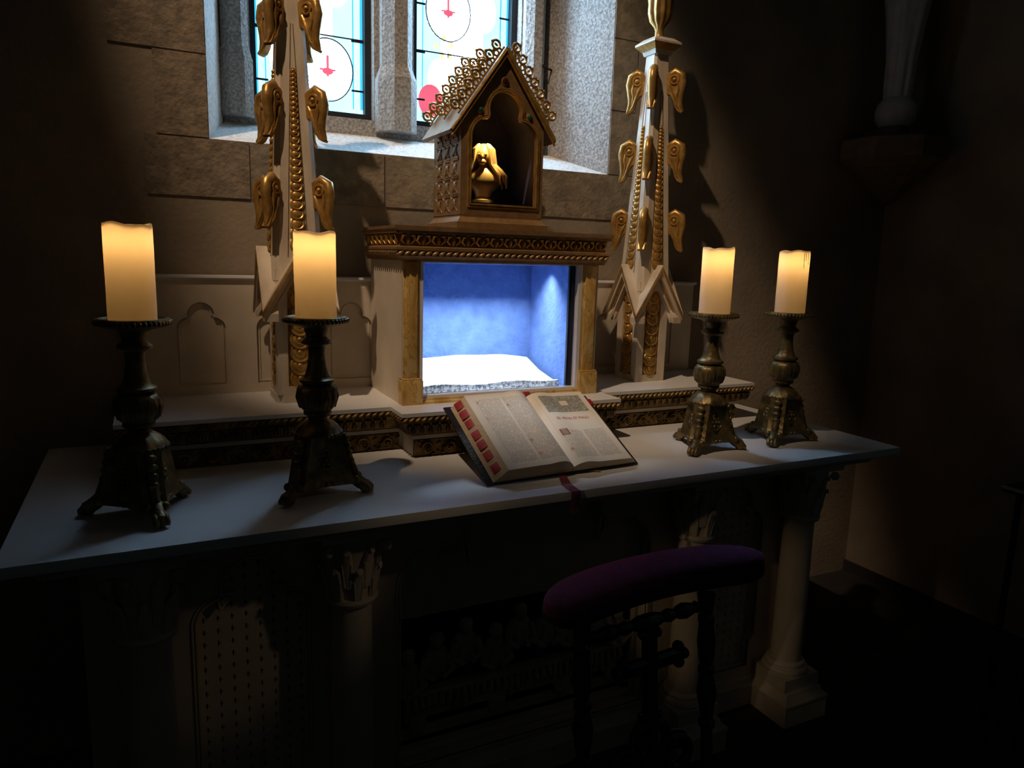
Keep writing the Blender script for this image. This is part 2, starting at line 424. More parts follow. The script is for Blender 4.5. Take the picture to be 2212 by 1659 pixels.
for a, c in (L1, L2):
    b = MB()
    b.plate(hole(a, c), [hole(a, c) and [(x*.89+(a+c)/2*.11, z) for x, z in [(a, PZ0+.022), (c, PZ0+.022), (c, PZ1-.16)]] + [(x*.89+(a+c)/2*.11, z-.012) for x, z in arc((a+c)/2, PZ1-.14, (c-a)/2, 0, 180, 14)[1:-1]] + [(a*.89+(a+c)/2*.11, PZ1-.16)]], 0, .03, FRONT(IY+.075))
    b.build('iron_frame', 'leaddark', win, smooth=False)
    # panes
    b = MB(); y = IY+.075
    g0, g1 = a+.020, c-.020; w = g1-g0
    def q(x0, x1, z0, z1, m, dy=0):
        b.mi = m; b._add([(x0, y-dy, z0), (x1, y-dy, z0), (x1, y-dy, z1), (x0, y-dy, z1)], [(0, 1, 2, 3)])
    def disc(cx, cz, rx, rz, m, dy, n=28):
        b.mi = m; b._add([(cx+rx*cos(2*pi*j/n), y-dy, cz+rz*sin(2*pi*j/n)) for j in range(n)], [tuple(range(n))])
    q(g0, g1, PZ0+.01, PZ1, 1)                       # pale ground
    q(g0, g0+.035, PZ0+.01, PZ1, 2, .001); q(g1-.035, g1, PZ0+.01, PZ1, 2, .001)   # cyan borders
    q(g0, g1, PZ0+.01, PZ0+.04, 1, .0015)
    q(g0+.010, g0+.031, PZ0+.01, PZ1, 1, .002); q(g1-.031, g1-.010, PZ0+.01, PZ1, 1, .002)
    q(g0+.10, g1-.10, PZ0+.20, PZ1, 0, .0012)
    for zc, dx in ((1.985, .055), (2.23, -.055), (2.46, .055), (2.68, -.05)):
        cx = (g0+g1)/2 + dx
        disc(cx, zc, .083, .098, 0, .003)
        q(cx-.026, cx+.026, zc-.002, zc+.004, 3, .004); q(cx-.004, cx+.004, zc-.02, zc+.045, 3, .0045)
        disc(cx, zc-.004, .018, .011, 3, .005)
        disc((g0+g1)/2 - dx*1.5, zc+.02, .045, .07, 0, .0025)
        for k in range(5):
            disc((g0+g1)/2 - dx*1.3 + random.uniform(-.05, .05), zc + .12 + random.uniform(-.05, .05), .010, .013, 4, .0035, 7)
    if a > 1: disc(1.17, 1.93, .045, .055, 3, .0032)
    b.build('stained_glass', ['pane_white' if a > 1 else 'pane_soft', 'pane_pale', 'pane_cyan', 'pane_red', 'pane_yellow'], win, smooth=False)
    b = MB()
    for z in (1.93, 2.085, 2.24, 2.40, 2.56, 2.72):
        b.box((g0, y-.008, z-.003), (g0+.04, y-.005, z+.003)); b.box((g1-.04, y-.008, z-.003), (g1, y-.005, z+.003))
    for z in (2.09, 2.40): b.box((g0, y-.0085, z-.002), (g1, y-.0055, z+.002))
    for zc, dx in ((1.985, .055), (2.23, -.055), (2.46, .055), (2.68, -.05)):
        cx = (g0+g1)/2+dx
        ring = [(cx+.084*cos(2*pi*j/32), zc+.099*sin(2*pi*j/32)) for j in range(32)]
        b.plate(ring, [[(cx+.0805*cos(2*pi*j/32), zc+.0955*sin(2*pi*j/32)) for j in range(32)]], .005, .008, FRONT(y))
        b.box((cx-.0012, y-.008, zc-.15), (cx+.0012, y-.005, zc-.099))
    b.build('lead_lines', 'leaddark', win, smooth=False)
struct(MB().box((XL, IY+.30, 1.0), (XR, IY+.34, 3.9)).build('wall_outer', 'plaster', smooth=False))

b = MB(); b.tube([(1.602, 1.085, 2.07), (1.575, 1.075, 2.071), (1.560, 1.070, 2.073), (1.556, 1.068, 2.080)], [.004, .0035, .0035, .0025], 8)
tag(b.build('iron_hook', 'iron'), 'small dark iron hook fixed in the right window splay', 'hook')
# ------------------------------------------------------------------ carved ornament helpers
def bead_row(b, p0, p1, step, r, tilt=.6, Mx=None):
    p0, p1 = Vector(p0), Vector(p1); d = p1-p0; n = max(1, int(d.length/step)); d.normalize()
    side = Vector((0,0,1)).cross(d)
    ax = (d*cos(tilt) + Vector((0,0,1))*sin(tilt)).normalized()
    rot = frame((0,0,0), ax, side, ax.cross(side))
    for i in range(n):
        b.ell(p0 + (p1-p0)*((i+.5)/n), (step*.62, r, r*.75), 8, 5, Mx, rot)
def leaf_band(b, x0, x1, z0, z1, y, step, Mx=None):
    """upright leaves and tongues along x, proud of y towards the room"""
    n = max(1, int((x1-x0)/step)); h = z1-z0
    for i in range(n):
        cx = x0 + (x1-x0)*(i+.5)/n; s = (x1-x0)/n
        b.ell((cx, y, z0+h*.45), (s*.20, .007, h*.46), 8, 6, Mx)
        b.tube([(cx-s*.18, y-.002, z0+h*.1), (cx-s*.42, y-.004, z0+h*.45), (cx-s*.34, y-.007, z0+h*.85), (cx-s*.12, y-.008, z0+h*.88)], [.002, .004, .005, .003], 6, Mx)
        b.tube([(cx+s*.18, y-.002, z0+h*.1), (cx+s*.42, y-.004, z0+h*.45), (cx+s*.34, y-.007, z0+h*.85), (cx+s*.12, y-.008, z0+h*.88)], [.002, .004, .005, .003], 6, Mx)
def rinceau(b, x0, x1, z0, z1, y, Mx=None):
    """running scroll of leaves and rosettes"""
    h = z1-z0; step = h*1.55; n = max(1, int((x1-x0)/step)); s = (x1-x0)/n
    for i in range(n):
        cx = x0+s*(i+.5); cz = (z0+z1)/2; sg = 1 if i % 2 == 0 else -1
        pts = []; rad = []
        for k in range(22):
            a = k/21*2*pi*1.55; r = h*.44*(1-k/21*.72)
            pts.append((cx + r*cos(pi - a*1), y-.004-.004*k/21, cz + sg*r*sin(pi - a))); rad.append(.0052*(1-k/21*.35))
        b.tube(pts, rad, 6, Mx)
        b.ell((cx, y-.006, cz), (h*.13, .009, h*.13), 10, 6, Mx)
        for k in range(5):
            a = 2*pi*k/5
            b.ell((cx+h*.2*cos(a), y-.003, cz+h*.2*sin(a)), (h*.1, .006, h*.07), 8, 5, Mx, Matrix.Rotation(-a, 4, 'Y'))
        for dx, dz, a in ((.5, .32, .7), (.5, -.32, -.7), (-.34, .40, 2.3), (.24, -.44, .4)):
            b.ell((cx+s*dx, y-.002, cz+sg*h*dz), (h*.2, .006, h*.085), 8, 5, Mx, Matrix.Rotation(-a*sg, 4, 'Y'))

# ------------------------------------------------------------------ the altar
AL = 2.231
altar = thing('altar', 'white stone altar with columns, pierced front panels and a long white tabletop', 'altar', (AL/2, .4, 0))
b = MB(); b.box((0, 0, T-.021), (AL, .80, T)); b.build('tabletop', 'white', altar, bevel=.0015)
b = MB(); pth = [(.045, .79), (.045, .045), (AL-.045, .045), (AL-.045, .79)]
b.sweep([(-.30, T-.021), (.018, T-.021), (.016, T-.030), (.004, T-.034), (-.008, T-.046), (-.010, T-.054), (-.30, T-.054)], pth[::-1] if False else pth)
b.build('tabletop_moulding', 'cream', altar)
b = MB(); b.box((.10, .30, .06), (AL-.10, .78, T-.05)); b.build('altar_body', 'cream', altar)
# front: frame plate with a trefoil opening for each side panel and a broad one in the middle
PY = .22
cxs = (.215, .626, 1.605, 2.016)
tL = trefoil(.425, .130, .232, .602, .055, .066, .675)
tR = trefoil(1.815, .130, .232, .602, .055, .066, .675)
def narrow_foot(t, cx):
    # the opening steps in at its foot
    return [(cx-.098, .130), (cx+.098, .130), (cx+.098, .215), (cx+.116, .235)] + t[2:] + [(cx-.116, .235), (cx-.098, .215)]
tL = narrow_foot(tL, .425); tR = narrow_foot(tR, 1.815)
cen = trefoil(1.130, .115, .74, .60, .10, .20, .70)
cen = [(x, min(z, .795)) for x, z in cen]
b = MB()
b.plate([(.10, .08), (AL-.10, .08), (AL-.10, .825), (.10, .825)], [tL, tR, cen], 0, .035, FRONT(PY+.035))
b.build('front_frame', 'cream', altar, sharp=25)
b = MB()
for t in (tL, tR, cen):
    for d, y0, y1 in ((.0, .0, .006), (.007, .0, .0045)):
        b.plate(grow(t, d+.0045), [grow(t, d)], -.004, y1, FRONT(PY))
b.build('panel_moulding', 'cream', altar, sharp=25)
# sheets pierced with small crosses behind the side openings
for cx in (.425, 1.815):
    b = MB(); st = .0293; nx = 8; nz = 23; x0 = cx-nx*st/2; z0 = .118
    a = [0, st*.5-.0052, st*.5-.0014, st*.5+.0014, st*.5+.0052, st]
    c = [0, st*.5-.0070, st*.5-.0016, st*.5+.0016, st*.5+.0070, st]
    for i in range(nx):
        for j in range(nz):
            vs = [(x0+i*st+a[k], PY+.022, z0+j*st+c[l]) for l in range(6) for k in range(6)]
            fs = []
            for l in range(5):
                for k in range(5):
                    if (k == 2 and 1 <= l <= 3) or (l == 2 and 1 <= k <= 3): continue
                    fs.append((l*6+k, l*6+k+1, l*6+k+7, l*6+k+6))
            b._add(vs, fs)
    bmesh.ops.remove_doubles(b.bm, verts=b.bm.verts, dist=1e-5)
    ext = bmesh.ops.extrude_face_region(b.bm, geom=list(b.bm.faces))
    for v in [g for g in ext['geom'] if isinstance(g, bmesh.types.BMVert)]: v.co.y += .006
    o = b.build('pierced_panel', 'cream', altar, smooth=False); o['label'] = 'panel pierced with rows of small crosses'
    MB().box((x0, PY+.045, .10), (x0+nx*st, PY+.05, .80)).build('shade_backing', 'shade_wick', altar)  # near-black sheet; shade behind the pierced crosses is put into its colour
# middle: recess with a carved relief
b = MB()
b.plate([(.75, .10), (1.52, .10), (1.52, .82), (.75, .82)], [[(.768, .135), (1.492, .135), (1.492, .50), (.768, .50)]], 0, .02, FRONT(PY+.062))
b.box((.75, .30, .10), (1.52, .306, .55))
b.build('middle_panel', 'cream', altar, smooth=False)
rel = MB()
ry = .298
rel.box((.775, ry-.004, .14), (1.487, ry+.003, .17))
for i in range(9):                                   # a plain row of robed figures behind draped cloth
    cx = .805 + i*.081 + random.uniform(-.006, .006); h = (.0, .03, .055, .02, .065, .05, .03, .045, .0)[i]
    hz = .375 + h
    rel.ell((cx, ry-.014, hz), (.017, .016, .022), 12, 8)
    rel.ell((cx, ry-.010, hz+.008), (.021, .014, .020), 12, 8)
    rel.ell((cx, ry-.004, hz-.062), (.040, .020, .052), 14, 9)
    for s_ in (-1, 1):
        rel.tube([(cx+s_*.030, ry-.012, hz-.035), (cx+s_*.042, ry-.022, hz-.075), (cx+s_*.012, ry-.028, hz-.095)], [.012, .011, .007], 8)
        rel.tube([(cx+s_*.010, ry-.020, hz-.04), (cx+s_*.018, ry-.024, hz-.10)], [.004, .006], 6)
rel.box((.79, ry-.026, .268), (1.472, ry+.002, .280))
for i in range(34):
    x = .796 + i*.0200
    dz = .05*abs(sin(i*.42))
    rel.tube([(x, ry-.020, .268), (x+.004*sin(i), ry-.024, .24), (x+.010*sin(i*1.7), ry-.016, .195+dz*.6)], [.006, .008, .004], 6)
rel.box((.792, ry-.014, .20), (1.470, ry+.002, .268))
for cx in (.83, 1.06, 1.27, 1.44):
    rel.ell((cx, ry-.008, .185), (.028, .016, .035), 12, 7)
o = rel.build('relief', 'relief', altar); o['label'] = 'carved plaster relief with a row of small robed figures'
# base course and columns
b = MB()
bs = [(-.14, 0), (.0, 0), (.0, .062), (.004, .066), (.004, .072), (-.002, .076), (-.012, .080), (-.016, .094), (-.022, .098), (-.14, .098)]
b.sweep(bs, [(.12, .78), (.12, .20), (AL-.12, .20), (AL-.12, .78)])
b.build('base_course', 'cream', altar)
def acanthus(b, cx, cy, z0, z1, r0, r1):
    b.lathe([(r0*.98, z0), (r0*1.0, z0+.3*(z1-z0)), (r0*1.08, z0+.6*(z1-z0)), (r1*.92, z0+.88*(z1-z0)), (r1*.95, z1)], 24, Matrix.Translation((cx, cy, 0)))
    for row, (n, zb, zt, ro) in enumerate(((8, z0, z0+.55*(z1-z0), 1.0), (8, z0+.22*(z1-z0), z0+.88*(z1-z0), 1.06))):
        for k in range(n):
            a = 2*pi*(k + .5*row)/n
            Mx = Matrix.Translation((cx, cy, 0)) @ Matrix.Rotation(a, 4, 'Z')
            h = zt-zb
            b.tube([(r0*ro, 0, zb), (r0*ro+.006, 0, zb+h*.5), (r0*ro+.013, 0, zb+h*.85), (r0*ro+.023, 0, zb+h*.98), (r0*ro+.024, 0, zb+h*.86)], [.011, .013, .011, .008, .004], 8, Mx, flat=.55, up=(0, 1, 0))
            for s_ in (-1, 1):
                b.tube([(r0*ro+.004, s_*.006, zb+.004), (r0*ro+.011, s_*.010, zb+h*.6)], [.003, .003], 5, Mx)
    for k in range(4):
        a = pi/4 + pi/2*k
        Mx = Matrix.Translation((cx, cy, 0)) @ Matrix.Rotation(a, 4, 'Z')
        b.ell((r1+.012, 0, z1-.022), (.013, .009, .014), 10, 7, Mx)
for k, cx in enumerate(cxs):
    cy = .155
    b = MB(); b.lathe([(.046, .168), (.0475, .18), (.0465, .4), (.044, .645)], 32, Matrix.Translation((cx, cy, 0))); sh = b.build('column_shaft', 'cream', altar)
    b = MB(); b.lathe([(.044, .636), (.056, .638), (.059, .646), (.056, .654), (.044, .656)], 28, Matrix.Translation((cx, cy, 0)))
    acanthus(b, cx, cy, .652, .80, .050, .076)
    b.box((cx-.078, cy-.078, .80), (cx+.078, cy+.078, .825)); b.build('column_capital', 'cream', altar)
    b = MB(); b.box((cx-.072, cy-.072, .098), (cx+.072, cy+.072, .138))
    b.lathe([(.066, .138), (.070, .146), (.066, .154), (.056, .157), (.054, .160), (.059, .164), (.056, .170), (.046, .172)], 32, Matrix.Translation((cx, cy, 0)))
    b.build('column_base', 'cream', altar)
    b = MB(); b.box((cx-.088, cy-.098, 0), (cx+.088, cy+.10, .066))
    b.sweep([(-.08, .064), (.003, .064), (.003, .072), (-.004, .078), (-.012, .086), (-.016, .098), (-.08, .098)], [(cx-.088, cy+.10), (cx-.088, cy-.098), (cx+.088, cy-.098), (cx+.088, cy+.10)])
    b.build('column_plinth', 'cream', altar)

# ------------------------------------------------------------------ gradine on the altar
gr = thing('gradine', 'low white shelf with gilt carved friezes standing along the back of the altar table', 'shelf', (AL/2, .6, T))
X0, X1, CX0, CX1, SY, CY, GB = .165, 2.086, .8086, 1.473, .457, .362, .79
pth = [(X0, GB), (X0, SY), (CX0, SY), (CX0, CY), (CX1, CY), (CX1, SY), (X1, SY), (X1, GB)]
h = GZ - T
b = MB()
b.plate([(x, y) for x, y in pth], [], GZ-.010, GZ); b.build('shelf_top', 'white', gr, smooth=False)
b = MB()
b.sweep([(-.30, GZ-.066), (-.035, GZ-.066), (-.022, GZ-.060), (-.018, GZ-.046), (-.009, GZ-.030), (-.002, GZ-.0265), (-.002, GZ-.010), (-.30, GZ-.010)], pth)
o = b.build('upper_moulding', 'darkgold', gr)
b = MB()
segs = [((X0, SY), (CX0, SY)), ((CX0, CY), (CX1, CY)), ((CX1, SY), (X1, SY))]
for p, q in segs: bead_row(b, (p[0], p[1], GZ-.018), (q[0], q[1], GZ-.018), .017, .006)
for x, ya, yb in ((CX0, SY, CY), (CX1, CY, SY)): bead_row(b, (x, ya, GZ-.018), (x, yb, GZ-.018), .017, .006)
b.build('bead_row', 'darkgold', gr)
for p, q in segs:
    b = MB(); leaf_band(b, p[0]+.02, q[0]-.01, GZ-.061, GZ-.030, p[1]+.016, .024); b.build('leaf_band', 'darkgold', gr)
b = MB()
b.sweep([(-.30, T), (-.044, T), (-.044, GZ-.080), (-.036, GZ-.078), (-.036, GZ-.068), (-.044, GZ-.066), (-.30, GZ-.066)], pth)
b.build('shelf_body', 'cream', gr)
b = MB()
for (p, q), m0 in zip(segs, (1, 1, 1)):
    xa, xb = p[0]+.046, q[0]-.046
    if p[0] == CX0: xa, xb = CX0+.05, CX1-.05
    elif p[0] == X0: xa, xb = X0+.05, CX0+.03
    else: xa, xb = CX1-.03, X1-.05
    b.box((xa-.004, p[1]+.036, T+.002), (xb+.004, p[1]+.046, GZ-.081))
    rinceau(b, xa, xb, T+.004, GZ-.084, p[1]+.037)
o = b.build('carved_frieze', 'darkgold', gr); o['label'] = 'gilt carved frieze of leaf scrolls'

# ------------------------------------------------------------------ retable panel behind
RY = .775
rt = thing('retable', 'cream retable panel with trefoil arch recesses behind the candles', 'panel', (1.13, RY, GZ))
holes = []
for cx in (.3755, .580, .785, 1.50, 1.705, 1.91):
    holes.append(trefoil(cx, 1.028, .124, 1.185, .030, .034, 1.222))
b = MB(); b.plate([(.20, GZ), (2.062, GZ), (2.062, 1.316), (.20, 1.316)], holes, 0, .014, FRONT(RY+.014)); b.build('panel_front', 'cream', rt, sharp=25)
MB().box((.20, RY+.009, GZ), (2.062, RY+.026, 1.316)).build('panel_back', 'cream', rt)
for hl in holes:
    b = MB(); b.plate(grow(hl, -.005), [grow(hl, -.0085)], 0, .0035, FRONT(RY+.0095)); b.build('arch_moulding', 'cream', rt, sharp=25)
b = MB(); b.sweep([(-.024, 1.316), (.003, 1.316), (.004, 1.319), (.008, 1.3215), (.007, 1.327), (-.024, 1.329)], [(.20, RY+.026), (.20, RY), (2.062, RY), (2.062, RY+.026)]); b.build('top_rail', 'white', rt)

# ------------------------------------------------------------------ tabernacle with lit glass front
BX0, BX1, BY, BB = .8425, 1.446, .467, .765
GX0, GX1, GB0, GT = .899, 1.385, 1.020, 1.380
tb = thing('tabernacle', 'cream tabernacle with lit blue glass-fronted niche and gilt cornice', 'tabernacle', (1.144, .61, GZ))
MB().box((BX0, BY+.006, GZ), (BX0+.014, BB, 1.385)).build('side_wall', 'cream', tb)
MB().box((BX1-.014, BY+.006, GZ), (BX1, BB, 1.385)).build('side_wall', 'cream', tb)
MB().box((BX0+.014, BB-.012, GZ), (BX1-.014, BB, 1.385)).build('back_wall', 'cream', tb)
MB().box((BX0+.014, BY+.008, GZ), (BX1-.014, BB-.012, GB0-.004)).build('niche_floor', 'cream', tb)
b = MB()
y1 = .735
a0 = GX0-.002
b.box((a0-.004, .505, GB0-.004), (1.366, y1, GB0)); b.box((a0-.004, .516, GT), (1.366, y1, GT+.003))
b.box((a0-.004, y1, GB0-.004), (1.366, y1+.004, GT+.003)); b.box((a0-.004, .505, GB0), (a0, y1, GT)); b.box((1.362, .505, GB0), (1.366, y1, GT))
b.build('velvet_lining', 'blue', tb, smooth=False)
b = MB()
for x0, x1 in ((BX0, .895), (1.389, BX1)):
    b = MB()
    b.box((x0+.004, BY+.004, 1.066), (x1-.004, BY+.03, 1.385)); b.box((x0+.010, BY, 1.070), (x1-.010, BY+.01, 1.380))
    ps = b.build('pilaster', 'marble', tb, bevel=.0018)
    b = MB(); b.box((x0-.002, BY-.008, GZ), (x1+.004, BY+.032, 1.068)); b.box((x0, BY-.005, 1.068), (x1+.002, BY+.03, 1.073))
    b.build('pilaster_base', 'marble', ps, bevel=.0015)
b = MB()
fr = [(GX0-.006, GZ+.001), (GX1+.006, GZ+.001), (GX1+.006, GT+.008), (GX0-.006, GT+.008)]
b.plate(fr, [[(GX0+.002, GB0+.004), (GX1-.006, GB0+.004), (GX1-.006, GT), (GX0+.002, GT)]], 0, .022, FRONT(BY+.026))
b.build('glass_frame', 'white', tb, smooth=False)
b = MB(); b.sweep([(0, GZ), (.008, GZ), (.008, GZ+.006), (.004, GZ+.009), (.004, GZ+.015), (0, GZ+.016)], [(.897, BY+.004), (1.389, BY+.004)]); b.build('sill_strip', 'marble', tb)
MB().box((GX0, BY+.022, GB0), (GX1-.004, BY+.025, GT)).build('glass_pane', 'glass', tb)
MB().box((1.3625, BY+.03, GB0), (1.3655, .506, GT)).build('gap_shade', 'shade_wick', tb)  # near-black strips; shade of the gap beside the lining put into colour
MB().box((1.366, BY+.03, GB0), (1.386, BY+.034, GT)).build('gap_shade', 'shade_wick', tb)
MB().box((.93, .590, GT-.004), (1.34, .610, GT)).build('light_strip', 'white', tb)
# cornice
c0 = 1.3835
cp = [(BX0+.002, BB+.004), (BX0+.002, BY+.004), (BX1-.002, BY+.004), (BX1-.002, BB+.004)]
b = MB()
b.sweep([(-.20, c0), (.012, c0), (.013, c0+.006), (.018, c0+.012), (.018, c0+.022), (.024, c0+.028), (.024, c0+.034), (.013, c0+.038), (.011, c0+.050), (.016, c0+.066), (.026, c0+.070), (.026, c0+.076), (.030, c0+.080), (.030, c0+.088), (-.20, c0+.088)], cp)
b.build('cornice', 'palegold', tb)
b = MB(); yf = BY+.004
leaf_band(b, BX0-.010, BX1+.010, c0+.039, c0+.068, yf-.013, .040)
for k in range(7):
    Mx = frame((BX0-.012, 0, 0), (0, -1, 0), (1, 0, 0), (0, 0, 1))
leaf_band(b, -BB, -yf+.010, c0+.039, c0+.068, .0, .040, frame((BX0-.010, 0, 0), (0, -1, 0), (1, 0, 0), (0, 0, 1)))
b.build('cornice_leaves', 'gold', tb)
b = MB(); bead_row(b, (BX0-.02, yf-.019, c0+.019), (BX1+.02, yf-.019, c0+.019), .0185, .0065, .5)
bead_row(b, (BX0-.017, BB, c0+.019), (BX0-.017, yf-.017, c0+.019), .0185, .0065, .5)
b.build('cornice_rope', 'palegold', tb)
tbt = c0+.088

# cushion in the niche
b = MB()
nx, ny = 26, 16; cx0, cx1, cy0, cy1 = .908, 1.350, .514, .728
g = []
for lay in (1, -1):
    for j in range(ny+1):
        for i in range(nx+1):
            u, v = i/nx*2-1, j/ny*2-1
            e = (1-abs(u)**2.6)*(1-abs(v)**(2.6 if v > 0 else 1.7))
            px = (cx0+cx1)/2 + u*(cx1-cx0)/2*(1-.05*(1-abs(u*v))*abs(v)**0) ; py = (cy0+cy1)/2 + v*(cy1-cy0)/2
            z = 1.050 + v*.026 + lay*(.004+.034*max(0, e)**(.55 if v > 0 else .8)) + .002*sin(u*9+v*4)*max(0, e)
            g.append((px, py, max(z, GB0+.002)))
W_ = nx+1; off = W_*(ny+1); fs = []
for j in range(ny):
    for i in range(nx):
        a = j*W_+i; fs.append((a, a+1, a+W_+1, a+W_)); fs.append((off+a+W_, off+a+W_+1, off+a+1, off+a))
for i in range(nx): fs.append((i, off+i, off+i+1, i+1)); a = ny*W_+i; fs.append((a, a+1, off+a+1, off+a))
for j in range(ny): a = j*W_; fs.append((a, a+W_, off+a+W_, off+a)); a = j*W_+nx; fs.append((a, off+a, off+a+W_, a+W_))
b._add(g, fs)
cu = thing('cushion', 'pale blue velvet cushion with lace braid lying in the lit niche', 'cushion', (1.13, .62, GB0))
b.build('pad', 'cushion', cu, sharp=80)
b = MB()
for i in range(40):
    x = cx0+.010+i*(cx1-cx0-.02)/39
    b.ell((x, cy0-.002, GB0+.011+.003*sin(i*.3)), (.0085, .003, .007), 8, 5)
b.tube([(cx0+.002+i*.0145, cy0-.002, GB0+.020+.003*sin(i*.4)) for i in range(31)], .0035, 6)
b.tube([(cx0+.002+i*.0145, cy0-.002, GB0+.0045) for i in range(31)], .003, 6)
b.build('braid', 'lace', cu)

# ------------------------------------------------------------------ house-shaped reliquary
rq = thing('reliquary', 'gilded house-shaped reliquary with trefoil window standing on the tabernacle', 'reliquary', (1.136, .60, tbt))
RX0, RX1, RF, RB, ze, za = 1.012, 1.260, .497, .700, 1.757, 1.932
rcx = (RX0+RX1)/2
b = MB(); b.sweep([(-.10, tbt), (.014, tbt), (.014, tbt+.018), (.008, tbt+.021), (-.004, tbt+.038), (-.10, tbt+.038)], [(RX0, RF), (RX1, RF), (RX1, RB), (RX0, RB)][::1], closed=True)
b.box((RX0, RF, tbt), (RX1, RB, tbt+.038))
b.build('base', 'palegold', rq)
op = trefoil(rcx+.004, 1.541, .194, 1.715, .048, .047, 1.789)
b = MB(); b.plate([(RX0, tbt+.036), (RX1, tbt+.036), (RX1, ze), (rcx, za), (RX0, ze)], [op], 0, .014, FRONT(RF+.014)); b.build('front_wall', 'palegold', rq, sharp=25)
b = MB()
for d, hh in ((.001, .005), (.007, .003)): b.plate(grow(op, d+.004), [grow(op, d)], -.002, hh, FRONT(RF))
b.build('window_moulding', 'gold', rq, sharp=25)
b = MB(); b.plate([(RX0, tbt+.036), (RX1, tbt+.036), (RX1, ze), (rcx, za), (RX0, ze)], [], 0, .008, FRONT(RB)); b.build('back_wall', 'palegold', rq, smooth=False)
for x, sg in ((RX0, 1), (RX1, -1)):
    b = MB(); b.box((min(x, x+sg*.006), RF+.013, tbt+.036), (max(x, x+sg*.006), RB-.007, ze))
    for i in range(3):                                  # embossed sheet
        for j in range(5):
            yc = RF+.042+i*.058; zc = tbt+.066+j*.047; xx = x-sg*.001
            b.ell((xx, yc, zc), (.003, .013, .013), 8, 5, None, Matrix.Rotation(pi/4, 4, 'X'))
            for k in range(4):
                a = pi/4+pi/2*k
                b.ell((xx, yc+.018*cos(a), zc+.016*sin(a)), (.003, .005, .005), 6, 4)
            b.box((xx-.0025, yc-.027, zc+.0205), (xx+.0025, yc+.012, zc+.0235)); b.box((xx-.002, yc-.027, zc+.0255), (xx+.002, yc+.012, zc+.0275))
            b.tube([(xx, yc-.026, zc-.02), (xx, yc+.026, zc+.02)], .0016, 5)
    b.build('embossed_side', 'palegold', rq, sharp=40)
b = MB()
tg = (za-ze)/(rcx-RX0)
for sg in (-1, 1):
    dx = .031; ex = rcx+sg*(rcx-RX0+dx); ezz = ze-tg*dx
    rings = []
    for y in (RF-.008, RB+.010):
        rings.append([(rcx, y, za+.002), (ex, y, ezz+.002), (ex+sg*.004, y, ezz+.010), (rcx, y, za+.018)])
    b.loft(rings)
b.build('roof', 'palegold', rq, smooth=False)
b = MB()
for sg in (-1, 1):
    dx = .030; ex = rcx+sg*(rcx-RX0+dx); ezz = ze-tg*dx
    for off_, rr in ((.004, .0055), (-.010, .003)):
        b.tube([(rcx, RF-.009, za+off_+.004), (ex, RF-.009, ezz+off_+.004)], rr, 8)
b.build('gable_rail', 'gold', rq)
dirx = Vector((rcx-RX0, 0, -(za-ze))).normalized()
def cresting(yy, nm):
    b = MB()
    for sg in (-1, 1):
        d = Vector((dirx.x*sg, 0, dirx.z)); nrm = Vector((-dirx.z*sg, 0, dirx.x))
        base = Vector((rcx+sg*.006, yy, za+.016)); ln = .222
        b.tube([base, base+d*ln], .0028, 6)
        for k in range(7):
            p = base + d*(.012+k*.033)
            Mx = frame(p, d, nrm, d.cross(nrm))
            b.tube([(0, 0, 0), (0, .010, 0)], .0026, 6, Mx)
            b.torus((0, .021, 0), .0112, .0034, 16, 7, Mx)
            b.ell((0, .034, 0), (.0045, .0045, .0045), 8, 6, Mx)
            b.ell((0, .021, 0), (.0035, .007, .003), 8, 6, Mx)
            if k < 6:
                b.torus((.0165, .008, 0), .0068, .0026, 12, 6, Mx); b.ell((.0165, .018, 0), (.0035, .0045, .0035), 8, 5, Mx)
    return b.build(nm, 'gold', rq)
cresting(RF-.003, 'cresting'); cresting((RF+RB)/2, 'cresting'); cresting(RB+.006, 'cresting')
b = MB()
lz0 = tbt+.040
b._add([(RX0+.008, RF+.016, lz0), (RX0+.008, RB-.009, lz0), (RX1-.008, RB-.009, lz0), (RX1-.008, RF+.016, lz0), (RX0+.008, RF+.016, ze-.004), (RX0+.008, RB-.009, ze-.004), (RX1-.008, RB-.009, ze-.004), (RX1-.008, RF+.016, ze-.004), (rcx, RF+.016, za-.012), (rcx, RB-.009, za-.012)],
       [(0, 3, 2, 1), (1, 2, 6, 9, 5), (0, 1, 5, 4), (2, 3, 7, 6), (4, 5, 9, 8), (6, 7, 8, 9)])
b.build('lining', 'purplelining', rq, smooth=False)
MB().box((RX0+.02, RF+.011, 1.53), (RX1-.02, RF+.0125, ze)).build('glass_pane', 'glass', rq)
for x, z, rr, mm, lb in ((rcx, 1.862, .0085, 'redgem', 'dark red gem below the gable point'), (1.066, 1.782, .0065, 'greengem', 'green gem on the left of the arch'), (1.212, 1.778, .0065, 'greengem', 'green gem on the right of the arch')):
    b = MB(); b.ell((x, RF-.003, z), (rr, .006, rr*1.15), 14, 8); gm = b.build('gem', mm, rq); gm['label'] = lb
    b = MB(); b.torus((0, 0, 0), rr*1.15, .0018, 18, 6, frame((x, RF-.001, z), (1, 0, 0), (0, 0, 1), (0, -1, 0))); b.build('gem_setting', 'gold', gm)

